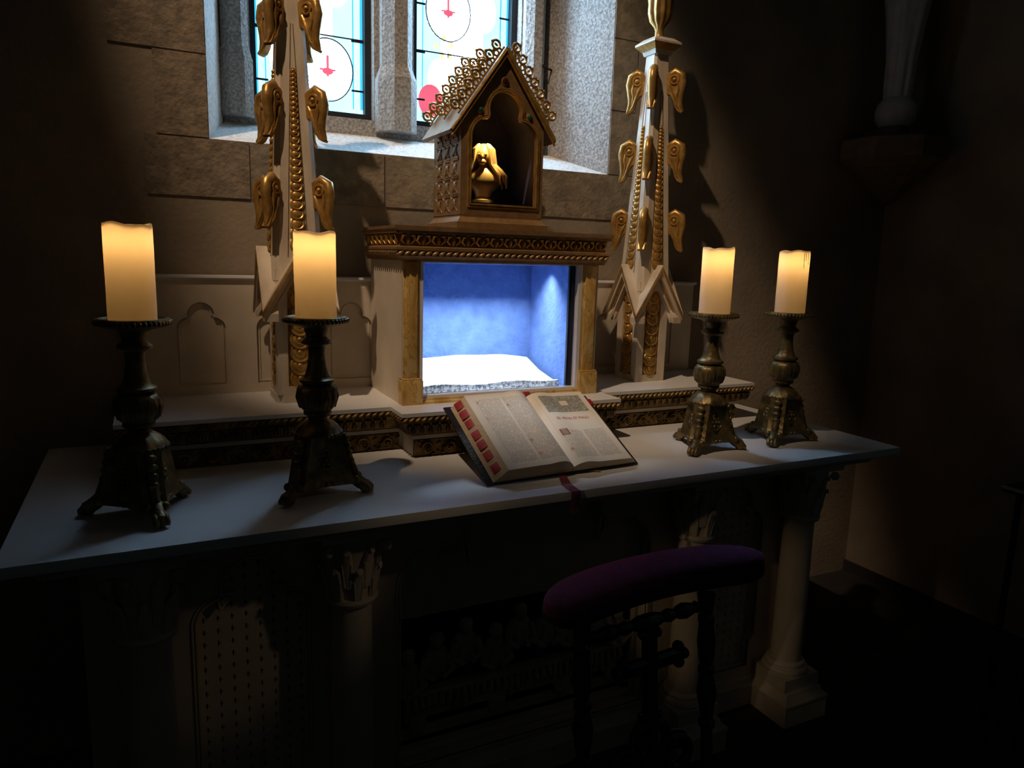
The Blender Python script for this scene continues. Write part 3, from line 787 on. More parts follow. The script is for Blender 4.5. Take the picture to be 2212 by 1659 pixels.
# golden bust inside
MB().box((RX0+.009, RF+.018, lz0), (RX1-.009, RB-.010, 1.5455)).build('inner_step', 'purplelining', rq)
bx, by, bz = 1.117, .585, 1.546
bu = thing('bust', 'small shining gold bust with long flowing hair inside the reliquary', 'bust', (bx, by, bz))
S_ = 1.0
Mb = Matrix.Translation((bx, by, bz)) @ Matrix.Rotation(R_(-32), 4, 'Z') @ Matrix.Diagonal((1.12, 1.05, 1.0, 1))
b = MB()
b.lathe([(.027, 0), (.029, .003), (.029, .010), (.024, .013), (.018, .020)], 24, Mb); b.build('bust_base', 'brightgold', bu)
b = MB()
sh = lambda z, rx, ry, yo=0: [(rx*cos(2*pi*j/28), ry*sin(2*pi*j/28)+yo, z) for j in range(28)]
b.loft([sh(.018, .020, .017), sh(.034, .024, .020), sh(.048, .040, .026), sh(.062, .048, .029), sh(.078, .046, .027), sh(.092, .030, .022), sh(.100, .017, .016), sh(.112, .015, .015, -.002)], Mb)
b.ell((0, -.006, .130), (.0205, .023, .028), 20, 14, Mb)
b.ell((0, -.0285, .127), (.0035, .0055, .007), 8, 6, Mb); b.ell((0, -.023, .113), (.010, .009, .009), 10, 7, Mb)
for s_ in (-1, 1):
    b.ell((s_*.008, -.0255, .133), (.0042, .003, .0026), 8, 6, Mb); b.ell((s_*.0205, -.002, .128), (.004, .006, .008), 8, 6, Mb)
b.ell((0, -.0265, .1175), (.006, .003, .0018), 8, 6, Mb)
b.build('figure', 'brightgold', bu)
b = MB()
b.ell((0, .006, .141), (.0240, .0255, .025), 20, 12, Mb)
for k in range(17):
    a = R_(-40 + 260*k/16); ca, sa = cos(a), sin(a)
    wv = .003*sin(k*2.3)
    b.tube([(.013*ca, .013*sa, .162), (.0235*ca, .0255*sa, .148), (.0265*ca, .028*sa, .122), (.029*ca, .029*sa+.002, .106), (.044*ca, .033*sa+.002, .090+wv), (.058*ca, .040*sa, .074+wv), (.061*ca, .042*sa, .052+3*wv)], [.004, .0062, .0066, .0066, .006, .005, .002], 8, Mb)
b.build('hair', 'brightgold', bu)

# ------------------------------------------------------------------ pinnacles
def crocket_mesh(b, Mx):
    o_ = [(-.012, .108), (.004, .121), (.019, .124), (.034, .119), (.043, .106), (.045, .090), (.041, .070), (.037, .048), (.037, .030), (.042, .014), (.050, .002), (.046, -.003), (.034, .003), (.025, .016), (.019, .036), (.010, .052), (-.012, .060)]
    for sg in (-1, 1):
        pass
    b.prism(o_[::-1], -.0105, .0105, Mx)
    for s_ in (-1, 1):
        b.torus((.019, .098, s_*.0105), .0130, .0044, 16, 6, Mx)
        b.ell((.019, .098, s_*.0105), (.0072, .0072, .0070), 12, 7, Mx)
        b.tube([(.006, .083, s_*.011), (.013, .070, s_*.012), (.021, .048, s_*.012), (.029, .022, s_*.011), (.042, .002, s_*.008)], [.003, .0045, .004, .0035, .002], 6, Mx)
        b.tube([(.031, .088, s_*.011), (.034, .070, s_*.012), (.030, .048, s_*.011), (.033, .024, s_*.010)], [.003, .004, .003, .002], 6, Mx)
    b.tube([(.0, .112, 0), (.020, .1235, 0), (.040, .112, 0), (.0445, .088, 0), (.0375, .050, 0), (.038, .028, 0), (.050, .001, 0)], [.010, .0135, .0135, .013, .012, .010, .003], 10, Mx)

def make_pinnacle():
    root = thing('pinnacle', 'p', 'pinnacle', (0, 0, 0))
    hb = .059; zt = .385
    b = MB(); b.box((-hb+.010, -hb+.010, 0), (hb-.010, hb-.010, zt-.03)); b.build('core', 'darkgold', root, smooth=False)
    for k in range(4):
        Rz = Matrix.Rotation(pi/2*k, 4, 'Z')
        Fm = Rz @ FRONT(-hb+.012)
        b = MB(); b.plate([(-hb+.0001, 0), (hb-.0001, 0), (hb-.0001, .33), (0, .37), (-hb+.0001, .33)], [[(-.031, .022), (.031, .022), (.031, .31), (-.031, .31)]], 0, .012, Fm)
        b.build('side_frame', 'creamwood', root, smooth=False)
        # column of overlapping discs
        b = MB(); b.box((-.030, .023, .000), (.030, .309, .005), Fm)
        n = 8
        for i in range(n):
            z = .042 + i*.0345
            Dm = Fm @ Matrix.Translation((0, z, .0075)) @ Matrix.Rotation(R_(-9), 4, 'X')
            b.lathe([(.0255, -.002), (.0262, .002), (.0235, .0045), (.0195, .0035), (.0175, .0035), (.0155, .0055), (.0095, .0055), (.0075, .0045), (.005, .0075), (.001, .0085)], 20, Dm)
        b.build('disc_strip', 'gold', root, sharp=50)
        # gable
        b = MB(); n0, za_, zv = .096, .386, .226
        for sg in (-1, 1):
            A, B, Cc = Vector((0, za_, n0)), Vector((sg*n0, zv, n0)), Vector((0, za_, 0))
            t = .020
            top = [A, B, Cc]; bot = [p-Vector((0, t, 0)) for p in top]
            F2 = Rz @ frame((0, 0, 0), (1, 0, 0), (0, 0, 1), (0, -1, 0))
            b._add([tuple(p) for p in top+bot], [(0, 1, 2), (5, 4, 3), (0, 3, 4, 1), (1, 4, 5, 2), (2, 5, 3, 0)], F2)
        gb = b.build('gable', 'creamwood', root, smooth=False)
        b = MB()
        for sg in (-1, 1):
            def strip(n_out, dz0, dz1, back):
                p = [Vector((0, za_-dz0, n_out)), Vector((sg*n_out, zv-dz0+(n0-n_out)*(za_-zv)/n0, n_out)), Vector((sg*n_out, zv-dz1+(n0-n_out)*(za_-zv)/n0, n_out)), Vector((0, za_-dz1, n_out))]
                q_ = [x-Vector((0, 0, back)) for x in p]
                b._add([tuple(x) for x in p+q_], [(0, 1, 2, 3), (7, 6, 5, 4), (0, 4, 5, 1), (1, 5, 6, 2), (2, 6, 7, 3), (3, 7, 4, 0)], F2)
            strip(n0+.0006, .004, .019, .004)
            strip(n0-.014, .038, .047, .010)
        b.build('gable_trim', 'gold', gb, smooth=False)
        b = MB()
        for sg in (-1, 1):
            strip(n0-.005, .018, .038, .034); strip(n0-.020, .045, .062, .02)
        b.build('gable_moulding', 'creamwood', gb, smooth=False)
    # obelisk
    z0, z1, w0, w1 = .30, 1.045, .066, .0275
    wz = lambda z: w0+(w1-w0)*(z-z0)/(z1-z0)
    def oct_(z, w, ch=.24):
        c = w*(1-ch*1.0)
        return [(c, -w, z), (w, -c, z), (w, c, z), (c, w, z), (-c, w, z), (-w, c, z), (-w, -c, z), (-c, -w, z)]
    b = MB(); b.loft([oct_(z0, wz(z0)), oct_(z1, wz(z1))]); b.build('obelisk', 'creamwood', root, smooth=False)
    for k in range(4):
        Rz = Matrix.Rotation(pi/2*k, 4, 'Z')
        b = MB(); n = 21; z = .392; i = 0
        lean = Matrix.Rotation(-math.atan((w0-w1)/(z1-z0)), 4, 'X')
        while z < .86 and i < 26:
            r = .0205*(1-(z-.38)/.62)+.0015
            Dm = Rz @ frame((0, -wz(z)-.0002, z), (1, 0, 0), (0, 0, 1), (0, -1, 0)) @ Matrix.Rotation(R_(-14), 4, 'X')
            b.lathe([(r, -.003), (r, .002), (r*.8, .0042), (r*.66, .003), (r*.5, .005), (r*.22, .0066)], 14, Dm)
            z += r*1.25; i += 1
        b.build('scale_strip', 'gold', root, sharp=50)
        b = MB()
        for sg in (-1, 1):
            b.tube([(sg*.026, -wz(.36)-.0004, .36), (sg*.003, -wz(.93)-.0004, .93)], .0011, 5, Rz)
        b.build('groove_line', 'darkgold', root)
    for kz, zc in enumerate((.432, .652, .868)):
        for k in range(4):
            a = pi/4+pi/2*k
            rr = wz(zc+.085)*1.23
            Mx = frame((rr*cos(a), rr*sin(a), zc), (cos(a), sin(a), 0), (0, 0, 1), (sin(a), -cos(a), 0))
            b = MB(); crocket_mesh(b, Mx); b.build('crocket', 'gold', root, sharp=45)
    sq = lambda w: [(-w, w), (-w, -w), (w, -w), (w, w)]
    b = MB()
    b.loft([[(x, y, z1-.004) for x, y in sq(.031)], [(x, y, z1+.006) for x, y in sq(.034)], [(x, y, z1+.010) for x, y in sq(.036)], [(x, y, z1+.026) for x, y in sq(.052)], [(x, y, z1+.032) for x, y in sq(.052)], [(x, y, z1+.046) for x, y in sq(.034)], [(x, y, z1+.050) for x, y in sq(.018)]])
    cap = b.build('cap', 'creamwood', root, smooth=False)
    b = MB(); b.loft([[(x, y, z1+.009) for x, y in sq(.0365)], [(x, y, z1+.0255) for x, y in sq(.0526)]], cap=False); b.build('cap_cove', 'gold', cap, smooth=False)
    zb = z1+.048
    b = MB(); mod = lambda a, z: 1+.07*cos(a*10) if z > zb+.03 else 1
    b.lathe([(.017, zb), (.014, zb+.008), (.013, zb+.022), (.016, zb+.034), (.030, zb+.050), (.036, zb+.075), (.036, zb+.105), (.040, zb+.135), (.043, zb+.140), (.036, zb+.146), (.030, zb+.160), (.036, zb+.180), (.030, zb+.215), (.016, zb+.25), (.003, zb+.275)], 60, None, mod)
    b.build('finial_vase', 'gold', root)
    return root
pin = make_pinnacle()
pinr = copy_tree(pin)
pin.location = (.603, .650, GZ+.022)
pinr.location = (1.7445, .650, GZ)
pin['label'] = 'tall cream and gold carved pinnacle behind the second candle, left of the tabernacle'
pinr['label'] = 'tall cream and gold carved pinnacle with vase top, right of the tabernacle'
pin['group'] = pinr['group'] = 'carved pinnacles beside the tabernacle'
# the left one stands on a small chamfered block
b = MB(); w = .062; c = .02
b.prism([(.603-w+c, .650-w), (.603+w-c, .650-w), (.603+w, .650-w+c), (.603+w, .650+w), (.603-w, .650+w), (.603-w, .650-w+c)], GZ, GZ+.0215)
tag(b.build('pedestal_block', 'cream'), 'small cream chamfered block under the left pinnacle', 'block')

# ------------------------------------------------------------------ candlesticks and candles
PANZ = .379
def make_candlestick():
    root = thing('candlestick', 'c', 'candlestick')
    b = MB(); b.lathe([(.024, .362), (.034, .367), (.056, .372), (.064, .376), (.0665, .381), (.065, .387), (.058, .388), (.052, .385), (.002, .385)], 40)
    pan = b.build('drip_pan', 'bronze', root)
    b = MB()
    for k in range(44):
        a = 2*pi*k/44; b.ell((.0655*cos(a), .0655*sin(a), .3805), (.0042, .0042, .0052), 6, 4)
    b.build('beaded_rim', 'bronze', pan)
    b = MB(); b.lathe([(.026, .366), (.024, .356), (.0205, .346), (.024, .342), (.031, .336), (.031, .331), (.024, .328), (.0185, .324), (.0172, .312), (.0178, .298), (.0205, .279), (.0255, .263), (.030, .257), (.0355, .254), (.0362, .249), (.032, .245), (.028, .243)], 32); b.build('stem', 'bronze', root)
    b = MB()
    mod = lambda a, z: 1 + (.055*abs(sin(a*4.5)) - .02)*max(0, min(1, (z-.188)/.012, (.243-z)/.01))
    b.lathe([(.026, .184), (.030, .187), (.036, .194), (.0405, .203), (.0425, .214), (.0425, .224), (.040, .234), (.035, .240), (.028, .244)], 72, None, mod)
    for k in range(9):
        a = 2*pi*(k+.5)/9
        Mx = Matrix.Rotation(a, 4, 'Z')
        b.tube([(.036, .008, .194), (.0425, .009, .216), (.040, .005, .233), (.037, 0, .238), (.040, -.005, .233), (.0425, -.009, .216), (.036, -.008, .194)], .0022, 6, Mx)
    b.build('knop', 'bronze', root)
    b = MB(); b.lathe([(.020, .166), (.0205, .172), (.024, .176), (.0295, .178), (.0295, .184), (.026, .187)], 28)
    b.lathe([(.050, .134), (.052, .138), (.048, .143), (.044, .150), (.034, .159), (.024, .165), (.018, .168)], 40, None, lambda a, z: 1+.03*cos(12*a))
    for k in range(30):
        a = 2*pi*k/30; b.ell((.0505*cos(a), .0505*sin(a), .136), (.004, .004, .005), 6, 4)
    b.build('collar', 'bronze', root)
    # three sided foot
    def tri(z, rc, t=.28, inw=.0):
        out = []
        for k in range(3):
            a = 2*pi*k/3
            for da in (-t, t): out.append((rc*cos(a+da), rc*sin(a+da), z))
            m = a+pi/3
            out.append(((rc*.52-inw)*cos(m), (rc*.52-inw)*sin(m), z))
        return out
    b = MB(); b.loft([tri(.026, .082, .27, -.004), tri(.036, .083, .27, -.004), tri(.043, .077, .28, -.002), tri(.085, .066, .33, -.002), tri(.120, .058, .40, -.003), tri(.135, .056, .42, -.004)]); ft = b.build('foot_block', 'bronze', root, sharp=35)
    b = MB()
    for k in range(3):
        a = 2*pi*k/3; Mx = Matrix.Rotation(a, 4, 'Z')
        b.tube([(.053, 0, .134), (.058, 0, .105), (.066, 0, .072), (.080, 0, .038)], [.007, .009, .010, .009], 8, Mx)
        for i in range(5):
            b.ell((.060+.0035*i, 0, .124-.017*i), (.007, .012, .008), 8, 5, Mx)
        b.ell((.084, .016, .034), (.008, .008, .009), 10, 6, Mx); b.ell((.084, -.016, .034), (.008, .008, .009), 10, 6, Mx)
        Mm = Matrix.Rotation(a+pi/3, 4, 'Z') @ frame((.0385, 0, .084), (0, 1, 0), (-.13, 0, .99), (.99, 0, .13))
        b.torus((0, 0, 0), .021, .004, 20, 6, Mm); b.ell((0, 0, .001), (.006, .006, .006), 10, 6, Mm)
        for i in range(6):
            q_ = 2*pi*i/6; b.ell((.012*cos(q_), .012*sin(q_), .001), (.007, .005, .004), 8, 5, Mm, Matrix.Rotation(q_, 4, 'Z'))
        Me = Matrix.Rotation(a+pi/3, 4, 'Z')
        for i in range(7): b.ell((.048, -.042+.014*i, .031), (.005, .008, .006), 8, 5, Me)
    b.build('foot_carving', 'bronze', ft, sharp=60)
    for k in range(3):
        a = 2*pi*k/3; Mx = Matrix.Rotation(a, 4, 'Z')
        b = MB()
        b.tube([(.060, 0, .036), (.076, 0, .034), (.090, 0, .022), (.102, 0, .0145), (.110, 0, .0140)], [.012, .015, .014, .0135, .0115], 12, Mx)
        for s_ in (-1, 0, 1):
            b.tube([(.092, s_*.009, .024), (.104, s_*.0095, .021), (.1135, s_*.0095, .011), (.1135, s_*.009, .006)], [.005, .0058, .0055, .0045], 8, Mx)
        b.ell((.101, 0, .0105), (.0135, .0145, .0105), 12, 8, Mx)
        b.build('paw_foot', 'bronze', root, sharp=60)
    return root
cs0 = make_candlestick()
def make_candle(seed, drip):
    rnd = random.Random(seed); r0, hh = .0425, .178
    b = MB(); n = 48
    def rad(a, z):
        r = r0*(1+.006*sin(3*a+seed)+.004*sin(z*60+seed))
        if drip: r += .004*max(0, cos(a-drip))**12*(.4+.6*sin(z*70+1)**2)*(z > .05)
        return r
    top = lambda a: hh+.0022*sin(2*a+seed)+.0015*sin(5*a)
    rings = []
    for z in (0, .02, .05, .08, .11, .13, .15, .164, .172): rings.append([(rad(2*pi*j/n, z)*cos(2*pi*j/n), rad(2*pi*j/n, z)*sin(2*pi*j/n), z) for j in range(n)])
    for k, dz in ((.985, 0), (.94, .0005), (.88, -.003), (.78, -.010), (.5, -.014), (.1, -.015)):
        rings.append([(r0*k*cos(2*pi*j/n), r0*k*sin(2*pi*j/n), top(2*pi*j/n)+dz) for j in range(n)])
    b.loft(rings)
    return b
CANDLES = ((.2228, 166, 0, 'leftmost of the four candles, on the darkest candlestick'), (.5668, 101, 3.4, 'second candle from the left, in front of the left pinnacle'),
           (1.6541, 93, 3.3, 'third from the left, with a wax run down its left edge'), (1.9411, 95, 0, 'rightmost of the four candles, with dark streaks near its top'))
csl = ('leftmost bronze candlestick with paw feet, dark against the shadowed wall', 'bronze candlestick in front of the left pinnacle, second from the left', 'bronze candlestick just right of the open book, third from the left', 'rightmost bronze candlestick with paw feet at the table end')
for i, (x, az, drip, lab) in enumerate(CANDLES):
    s_ = cs0 if i == 0 else copy_tree(cs0)
    s_.location = (x, .20, T); s_.rotation_euler.z = R_(az)
    s_['label'] = csl[i]; s_['group'] = 'four bronze candlesticks'
    cd = thing('candle', 'lit ivory pillar candle, ' + lab, 'candle', (x, .20, T+.3852), 'four pillar candles')
    o = make_candle(i*1.7+.3, drip).build('wax_body', 'wax'); o.parent = cd
    b = MB(); b.tube([(0, 0, .160), (.001, 0, .170), (.002, .001, .176)], .0012, 6)
    o = b.build('wick', 'shade_wick'); o.parent = cd
    if i == 3:
        b = MB(); rr = .0426
        for a, l in ((-100, .045), (-78, .034), (-52, .020), (-92, .022)):
            a = R_(a); b.tube([(rr*cos(a+.01*k), rr*sin(a+.01*k), .172-l*k/5) for k in range(6)], [.0011, .0009, .0010, .0007, .0009, .0004], 5)
        o = b.build('soot_streak', 'darkgold'); o.parent = cd
    for dz, e in ((.150, .15),):
        ld = bpy.data.lights.new('candle_flame', 'POINT'); ld.energy = e*(1, 1.25, 1.15, 1.1)[i]; ld.color = (1, .66, .29); ld.shadow_soft_size = .010
        lo = bpy.data.objects.new('candle_flame', ld); C.objects.link(lo); lo.location = (0, 0, dz); lo.parent = cd

# ------------------------------------------------------------------ open missal
yaw, tilt = R_(3.5), R_(28.6)
ex = Vector((cos(yaw), sin(yaw), 0)); ey = Vector((-sin(yaw)*cos(tilt), cos(yaw)*cos(tilt), sin(tilt))); ez = ex.cross(ey)
BO = Vector((1.1490, .1130, T+.0016))
BM = frame(BO, ex, ey, ez)
bk = thing('book', 'open missal with red page tabs leaning on the altar shelf below the lit niche', 'book', tuple(BO))
PH = .282; GUT = .016
def surf(side, s):
    """page height above the covers at distance s from the gutter"""
    Hh = .044 if side < 0 else .030
    w = .19 if side < 0 else .178
    return .020 + (Hh-.020)*(1-math.exp(-s/.022)) + (.009 if side < 0 else .008)*sin(min(1, s/.075)*pi)*math.exp(-s/.1) - (.004 if side < 0 else .007)*(s/w)
def page_pt(side, u, v, dz=0):
    """u 0..1 left to right as read, v 0..1 bottom to top"""
    w = .19 if side < 0 else .178
    s = (1-u)*w if side < 0 else u*w
    return Vector((GUT + side*s, .004 + v*(PH-.008), surf(side, s)+dz))
b = MB()
for x0, x1 in ((-.222, GUT-.006), (GUT+.006, .222)): b.box((x0, 0, 0), (x1, PH, .0035), BM)
b.box((GUT-.020, 0, -.001), (GUT+.020, PH, .003), BM)
b.build('cover', 'leather', bk, bevel=.0008)
for side, fo in ((-1, .030), (1, .022)):
    w = .19 if side < 0 else .178
    b = MB(); n = 22
    sec = [(GUT+side*0.001, .004), (GUT+side*(w+fo), .004)]
    k0 = [(GUT+side*w*(1-i/n), surf(side, w*(1-i/n))-.0006) for i in range(n+1)]
    sec = sec + [(GUT+side*(w+fo*.45), surf(side, w)*.55)] + k0
    if side > 0: pass
    rings = [[(x, y, z) for x, z in sec] for y in (.005, PH-.005)]
    b.loft(rings, BM); b.build('page_block', 'paperedge', bk, sharp=60)
def page_mesh(side, name, m, u0, u1, v0, v1, dz, nu=30, nv=3, flatuv=False):
    bm = bmesh.new(); uvl = bm.loops.layers.uv.new('UVMap'); grid = []
    for j in range(nv+1):
        for i in range(nu+1):
            u = u0+(u1-u0)*i/nu; v = v0+(v1-v0)*j/nv
            grid.append((bm.verts.new(BM @ page_pt(side, u, v, dz) - BO), (i/nu*1.0, j/nv*.62) if flatuv else (u, v)))
    for j in range(nv):
        for i in range(nu):
            a = j*(nu+1)+i; q_ = [grid[a], grid[a+1], grid[a+nu+2], grid[a+nu+1]]
            f = bm.faces.new([g_[0] for g_ in q_]); f.smooth = True
            for l, g_ in zip(f.loops, q_): l[uvl].uv = g_[1]
    me = bpy.data.meshes.new(name); bm.to_mesh(me); bm.free(); me.materials.append(M[m])
    o = bpy.data.objects.new(name, me); C.objects.link(o); o.parent = bk; return o
pl = page_mesh(-1, 'page', 'pageL', 0, 1, 0, 1, .0003)
pr = page_mesh(1, 'page', 'pageR', 0, 1, 0, 1, .0003)
en = page_mesh(1, 'engraving', 'engr', .15, .90, .70, .945, .0007, flatuv=True); en.parent = pr; en['label'] = 'grey engraved picture at the head of the right page'
w_ = page_mesh(1, 'printed_book', 'paper', .46, .60, .795, .865, .0011); w_.parent = pr
ini = page_mesh(1, 'initial_letter', 'redink', .115, .255, .375, .455, .0008); ini.parent = pr
ini2 = page_mesh(1, 'initial_letter', 'engr', .140, .225, .375, .455, .0011, flatuv=True); ini2.parent = pr
def printed(text, side, uc, v, hgt, m, parent):
    cu = bpy.data.curves.new('lettering', 'FONT'); cu.body = text; cu.align_x = 'CENTER'; cu.size = 1.0
    to = bpy.data.objects.new('lettering', cu); C.objects.link(to)
    bpy.context.view_layer.update()
    me0 = to.evaluated_get(bpy.context.evaluated_depsgraph_get()).to_mesh()
    vs = [v_.co.copy() for v_ in me0.vertices]; fs = [tuple(p.vertices) for p in me0.polygons]
    bpy.data.objects.remove(to)
    w = .19 if side < 0 else .178
    P = [BM @ page_pt(side, uc + q_.x*hgt/w, v + q_.y*hgt/PH, .0012) - BO for q_ in vs]
    me = bpy.data.meshes.new('lettering'); me.from_pydata([tuple(p) for p in P], [], fs); me.materials.append(M[m])
    o = bpy.data.objects.new('lettering', me); C.objects.link(o); o.parent = parent; return o
printed('SS. PETRI ET PAULI', 1, .50, .590, .0130, 'redink', pr)
for uc, v, t, hgt, m in ((.50, .645, '—— · ——', .006, 'greyink'), (.50, .560, 'xxxx xxxxxxxx', .005, 'redink')):
    pass
for side, us in ((-1, ((.13, .865, 'V'), (.55, .80, 'R'), (.55, .30, 'M'), (.56, .13, 'U'), (.13, .64, 'I'))), (1, ((.12, .17, 'D'),))):
    for u, v, ch in us: printed(ch, side, u, v, .0125, 'redink', pl if side < 0 else pr)
# tabs
for k, v in enumerate((.93, .80, .68, .53, .40, .27, .12)):
    b = MB(); w = .19; f = .55+.1*sin(k*2)
    x = GUT-(w+.030*(.30+.34*f)); z = .014+.012*f
    b.box((-.0105, PH*v-.0135, -.001), (.0105, PH*v+.0135, .0035), BM @ Matrix.Translation((x, 0, z)) @ Matrix.Rotation(R_(-38), 4, 'Y'))
    o = b.build('page_tab', 'tab', bk, bevel=.0012)
b = MB(); b.box((GUT+.178+.004, PH*.79, .016), (GUT+.178+.017, PH*.79+.024, .021), BM); b.build('page_tab', 'tab', bk, bevel=.001)
b = MB(); b.box((GUT-.006, PH-.004, .020), (GUT+.016, PH+.010, .027), BM @ Matrix.Rotation(.0, 4, 'X')); b.build('page_tab', 'tab', bk, bevel=.001)
def ribbon(name, pts, w, m, dirx_=(1, 0, 0)):
    b = MB(); rings = []
    for p, dx in pts:
        p = Vector(p); d = Vector(dx).normalized()*w/2
        up = Vector((0, 0, .0006))
        rings.append([p-d-up, p+d-up, p+d+up, p-d+up])
    b.loft(rings); return b.build(name, m, bk, sharp=60)
ribbon('ribbon_marker', [((1.150, .155, T+.020), (1, .1, 0)), ((1.142, .135, T+.010), (1, .05, 0)), ((1.128, .095, T+.0016), (1, .2, 0)), ((1.108, .045, T+.0014), (1, -.15, .0)), ((1.104, .010, T+.0014), (1, -.1, 0)), ((1.104, -.004, T+.0006), (1, 0, 0)), ((1.103, -.006, T-.012), (1, 0, 0)), ((1.099, -.007, T-.050), (1, .0, 0))], .024, 'ribbon')
ribbon('ribbon_marker', [((1.175, .150, T+.010), (.3, 1, 0)), ((1.196, .128, T+.003), (.3, 1, 0)), ((1.222, .118, T+.004), (.2, 1, .2)), ((1.243, .108, T+.002), (.3, 1, 0))], .009, 'ribbony')

# ------------------------------------------------------------------ kneeler
KZ = .735
kn = thing('prayer_kneeler', 'black turned-wood prayer kneeler with purple velvet armrest and a cross in its back', 'kneeler', (1.13, -.33, 0))
lean = math.atan2(.06, .34)
def kp(x, h, d=0):
    """point on the leaning frame: h = height, d = towards the altar"""
    return Vector((x, -.262-(KZ-.03-h)*math.tan(lean)*.62+d, h))
def turned(b, p0, p1, prof, n=16):
    p0, p1 = Vector(p0), Vector(p1); ax = (p1-p0); L_ = ax.length; ax.normalize()
    u = ax.orthogonal().normalized(); w = ax.cross(u)
    b.lathe([(r, t*L_) for r, t in prof], n, frame(p0, u, w, ax))
post_prof = [(.013, 0), (.013, .05), (.017, .06), (.017, .09), (.012, .10), (.012, .22), (.018, .235), (.019, .26), (.013, .275), (.015, .30), (.021, .345), (.016, .40), (.012, .415), (.018, .425), (.018, .44), (.0125, .45), (.0125, .575), (.018, .585), (.018, .60), (.013, .61), (.016, .64), (.0215, .69), (.016, .735), (.013, .745), (.018, .755), (.018, .77), (.013, .78), (.017, .80), (.020, .85), (.016, .905), (.018, .915), (.018, .93), (.013, .94), (.016, .96), (.020, 1.0)]
for x in (.968, 1.278):
    b = MB(); turned(b, kp(x, .02), kp(x, KZ-.025), post_prof, 20); b.build('post', 'blackwood', kn)
b = MB(); turned(b, kp(.972, .672), kp(1.274, .688), [(.008, 0), (.009, .06), (.013, .08), (.010, .10), (.014, .14), (.017, .19), (.014, .24), (.008, .265), (.011, .275), (.0145, .32), (.011, .365), (.008, .38), (.012, .39), (.016, .44), (.017, .50), (.016, .56), (.012, .61), (.008, .62), (.011, .635), (.0145, .68), (.011, .725), (.008, .735), (.014, .76), (.017, .81), (.014, .86), (.010, .90), (.013, .92), (.009, .94), (.008, 1)], 18); b.build('top_rail', 'blackwood', kn)
b = MB()
def bar(p0, p1, w, t):
    p0, p1 = Vector(p0), Vector(p1); ax = (p1-p0).normalized(); nn = Vector((0, -1, .1)).normalized(); s = ax.cross(nn).normalized()
    oc = lambda p: [p+s*w*.6-nn*t, p+s*w-nn*t*.4, p+s*w+nn*t*.4, p+s*w*.6+nn*t, p-s*w*.6+nn*t, p-s*w+nn*t*.4, p-s*w-nn*t*.4, p-s*w*.6-nn*t]
    b.loft([oc(p0), oc(p1)])
cxk = 1.130
bar(kp(cxk, .30), kp(cxk, .672), .0165, .013)
bar(kp(1.062, .588), kp(1.203, .596), .0155, .013)
for x, z in ((1.062, .588), (1.203, .596)):
    for dz in (-.016, .016): b.ell(tuple(kp(x, z+dz)), (.0125, .014, .0125), 14, 9)
    b.ell(tuple(kp(x+(.013 if x > 1.13 else -.013), z)), (.012, .014, .012), 14, 9)
for dx in (-.017, .017): b.ell(tuple(kp(cxk+dx, .655)), (.011, .013, .011), 14, 9)
b.build('cross', 'blackwood', kn)
b = MB()
for sg in (-1, 1):
    pts = [kp(cxk+sg*.006, .478)]
    for k in range(9):
        a = pi/2 - k/8*pi*.95
        pts.append(kp(cxk+sg*.040*cos(a)*1.05, .425+.045*sin(a)))
    b.tube([tuple(p) for p in pts], [.012]+[.0125]*8+[.011], 10)
    pts = []
    for k in range(20):
        a = R_(110) - k/19*R_(430); r = .040*(1-.5*k/19)
        pts.append(tuple(kp(cxk+sg*(.062+r*cos(a)), .385+r*sin(a))))
    b.tube(pts, [.0125*(1-.3*k/19) for k in range(20)], 10)
for dx in (-.019, .019): b.ell(tuple(kp(cxk+dx, .483)), (.011, .013, .010), 12, 8)
b.ell(tuple(kp(cxk, .395)), (.03, .014, .016), 14, 8)
b.build('scroll_base', 'blackwood', kn)
b = MB(); turned(b, kp(.97, .30), kp(1.276, .30), [(.010, 0), (.012, .1), (.017, .2), (.012, .3), (.018, .5), (.012, .7), (.017, .8), (.012, .9), (.010, 1)], 16); b.build('lower_rail', 'blackwood', kn)
# curved armrest
def arm(sec, name, m, extra=0):
    b = MB(); n = 36; rings = []
    x0, x1 = .905-extra, 1.452+extra
    for i in range(n+1):
        t = i/n*2-1; x = (x0+x1)/2+t*(x1-x0)/2
        yo = -.235 + .050*(1-t*t); tz = KZ+.004+.008*t
        e = max(.04, (1-abs(t)**7))**.5
        rings.append([(x, yo+q_[0]*e, tz + q_[1]*(.45+.55*e)) for q_ in sec])
    b.loft(rings); return b.build(name, m, kn, sharp=55)
arm([(.060*cos(a)*1.0, -.004+.038*max(0, sin(a))**.75+(0 if sin(a) > 0 else .0)) for a in [pi*k/14 for k in range(15)]] + [(-.058, -.010), (.058, -.010)], 'armrest_pad', 'purple')
arm([(.0605, -.006), (.062, -.016), (.058, -.030), (-.058, -.030), (-.062, -.016), (-.0605, -.006)], 'armrest_frame', 'gimp', .001)
# lower kneeling part towards the viewer, below the frame of the photograph
for x in (.968, 1.278):
    b = MB(); b.tube([tuple(kp(x, .03)), (x, -.72, .03)], .018, 10); b.build('sled_foot', 'blackwood', kn)
b = MB(); b.box((.95, -.72, .19), (1.296, -.46, .24)); b.build('knee_board', 'purple', kn, bevel=.012)
b = MB()
for x in (.968, 1.278):
    for y in (-.70, -.48): b.box((x-.014, y-.014, .03), (x+.014, y+.014, .195))
b.build('knee_board_leg', 'blackwood', kn)

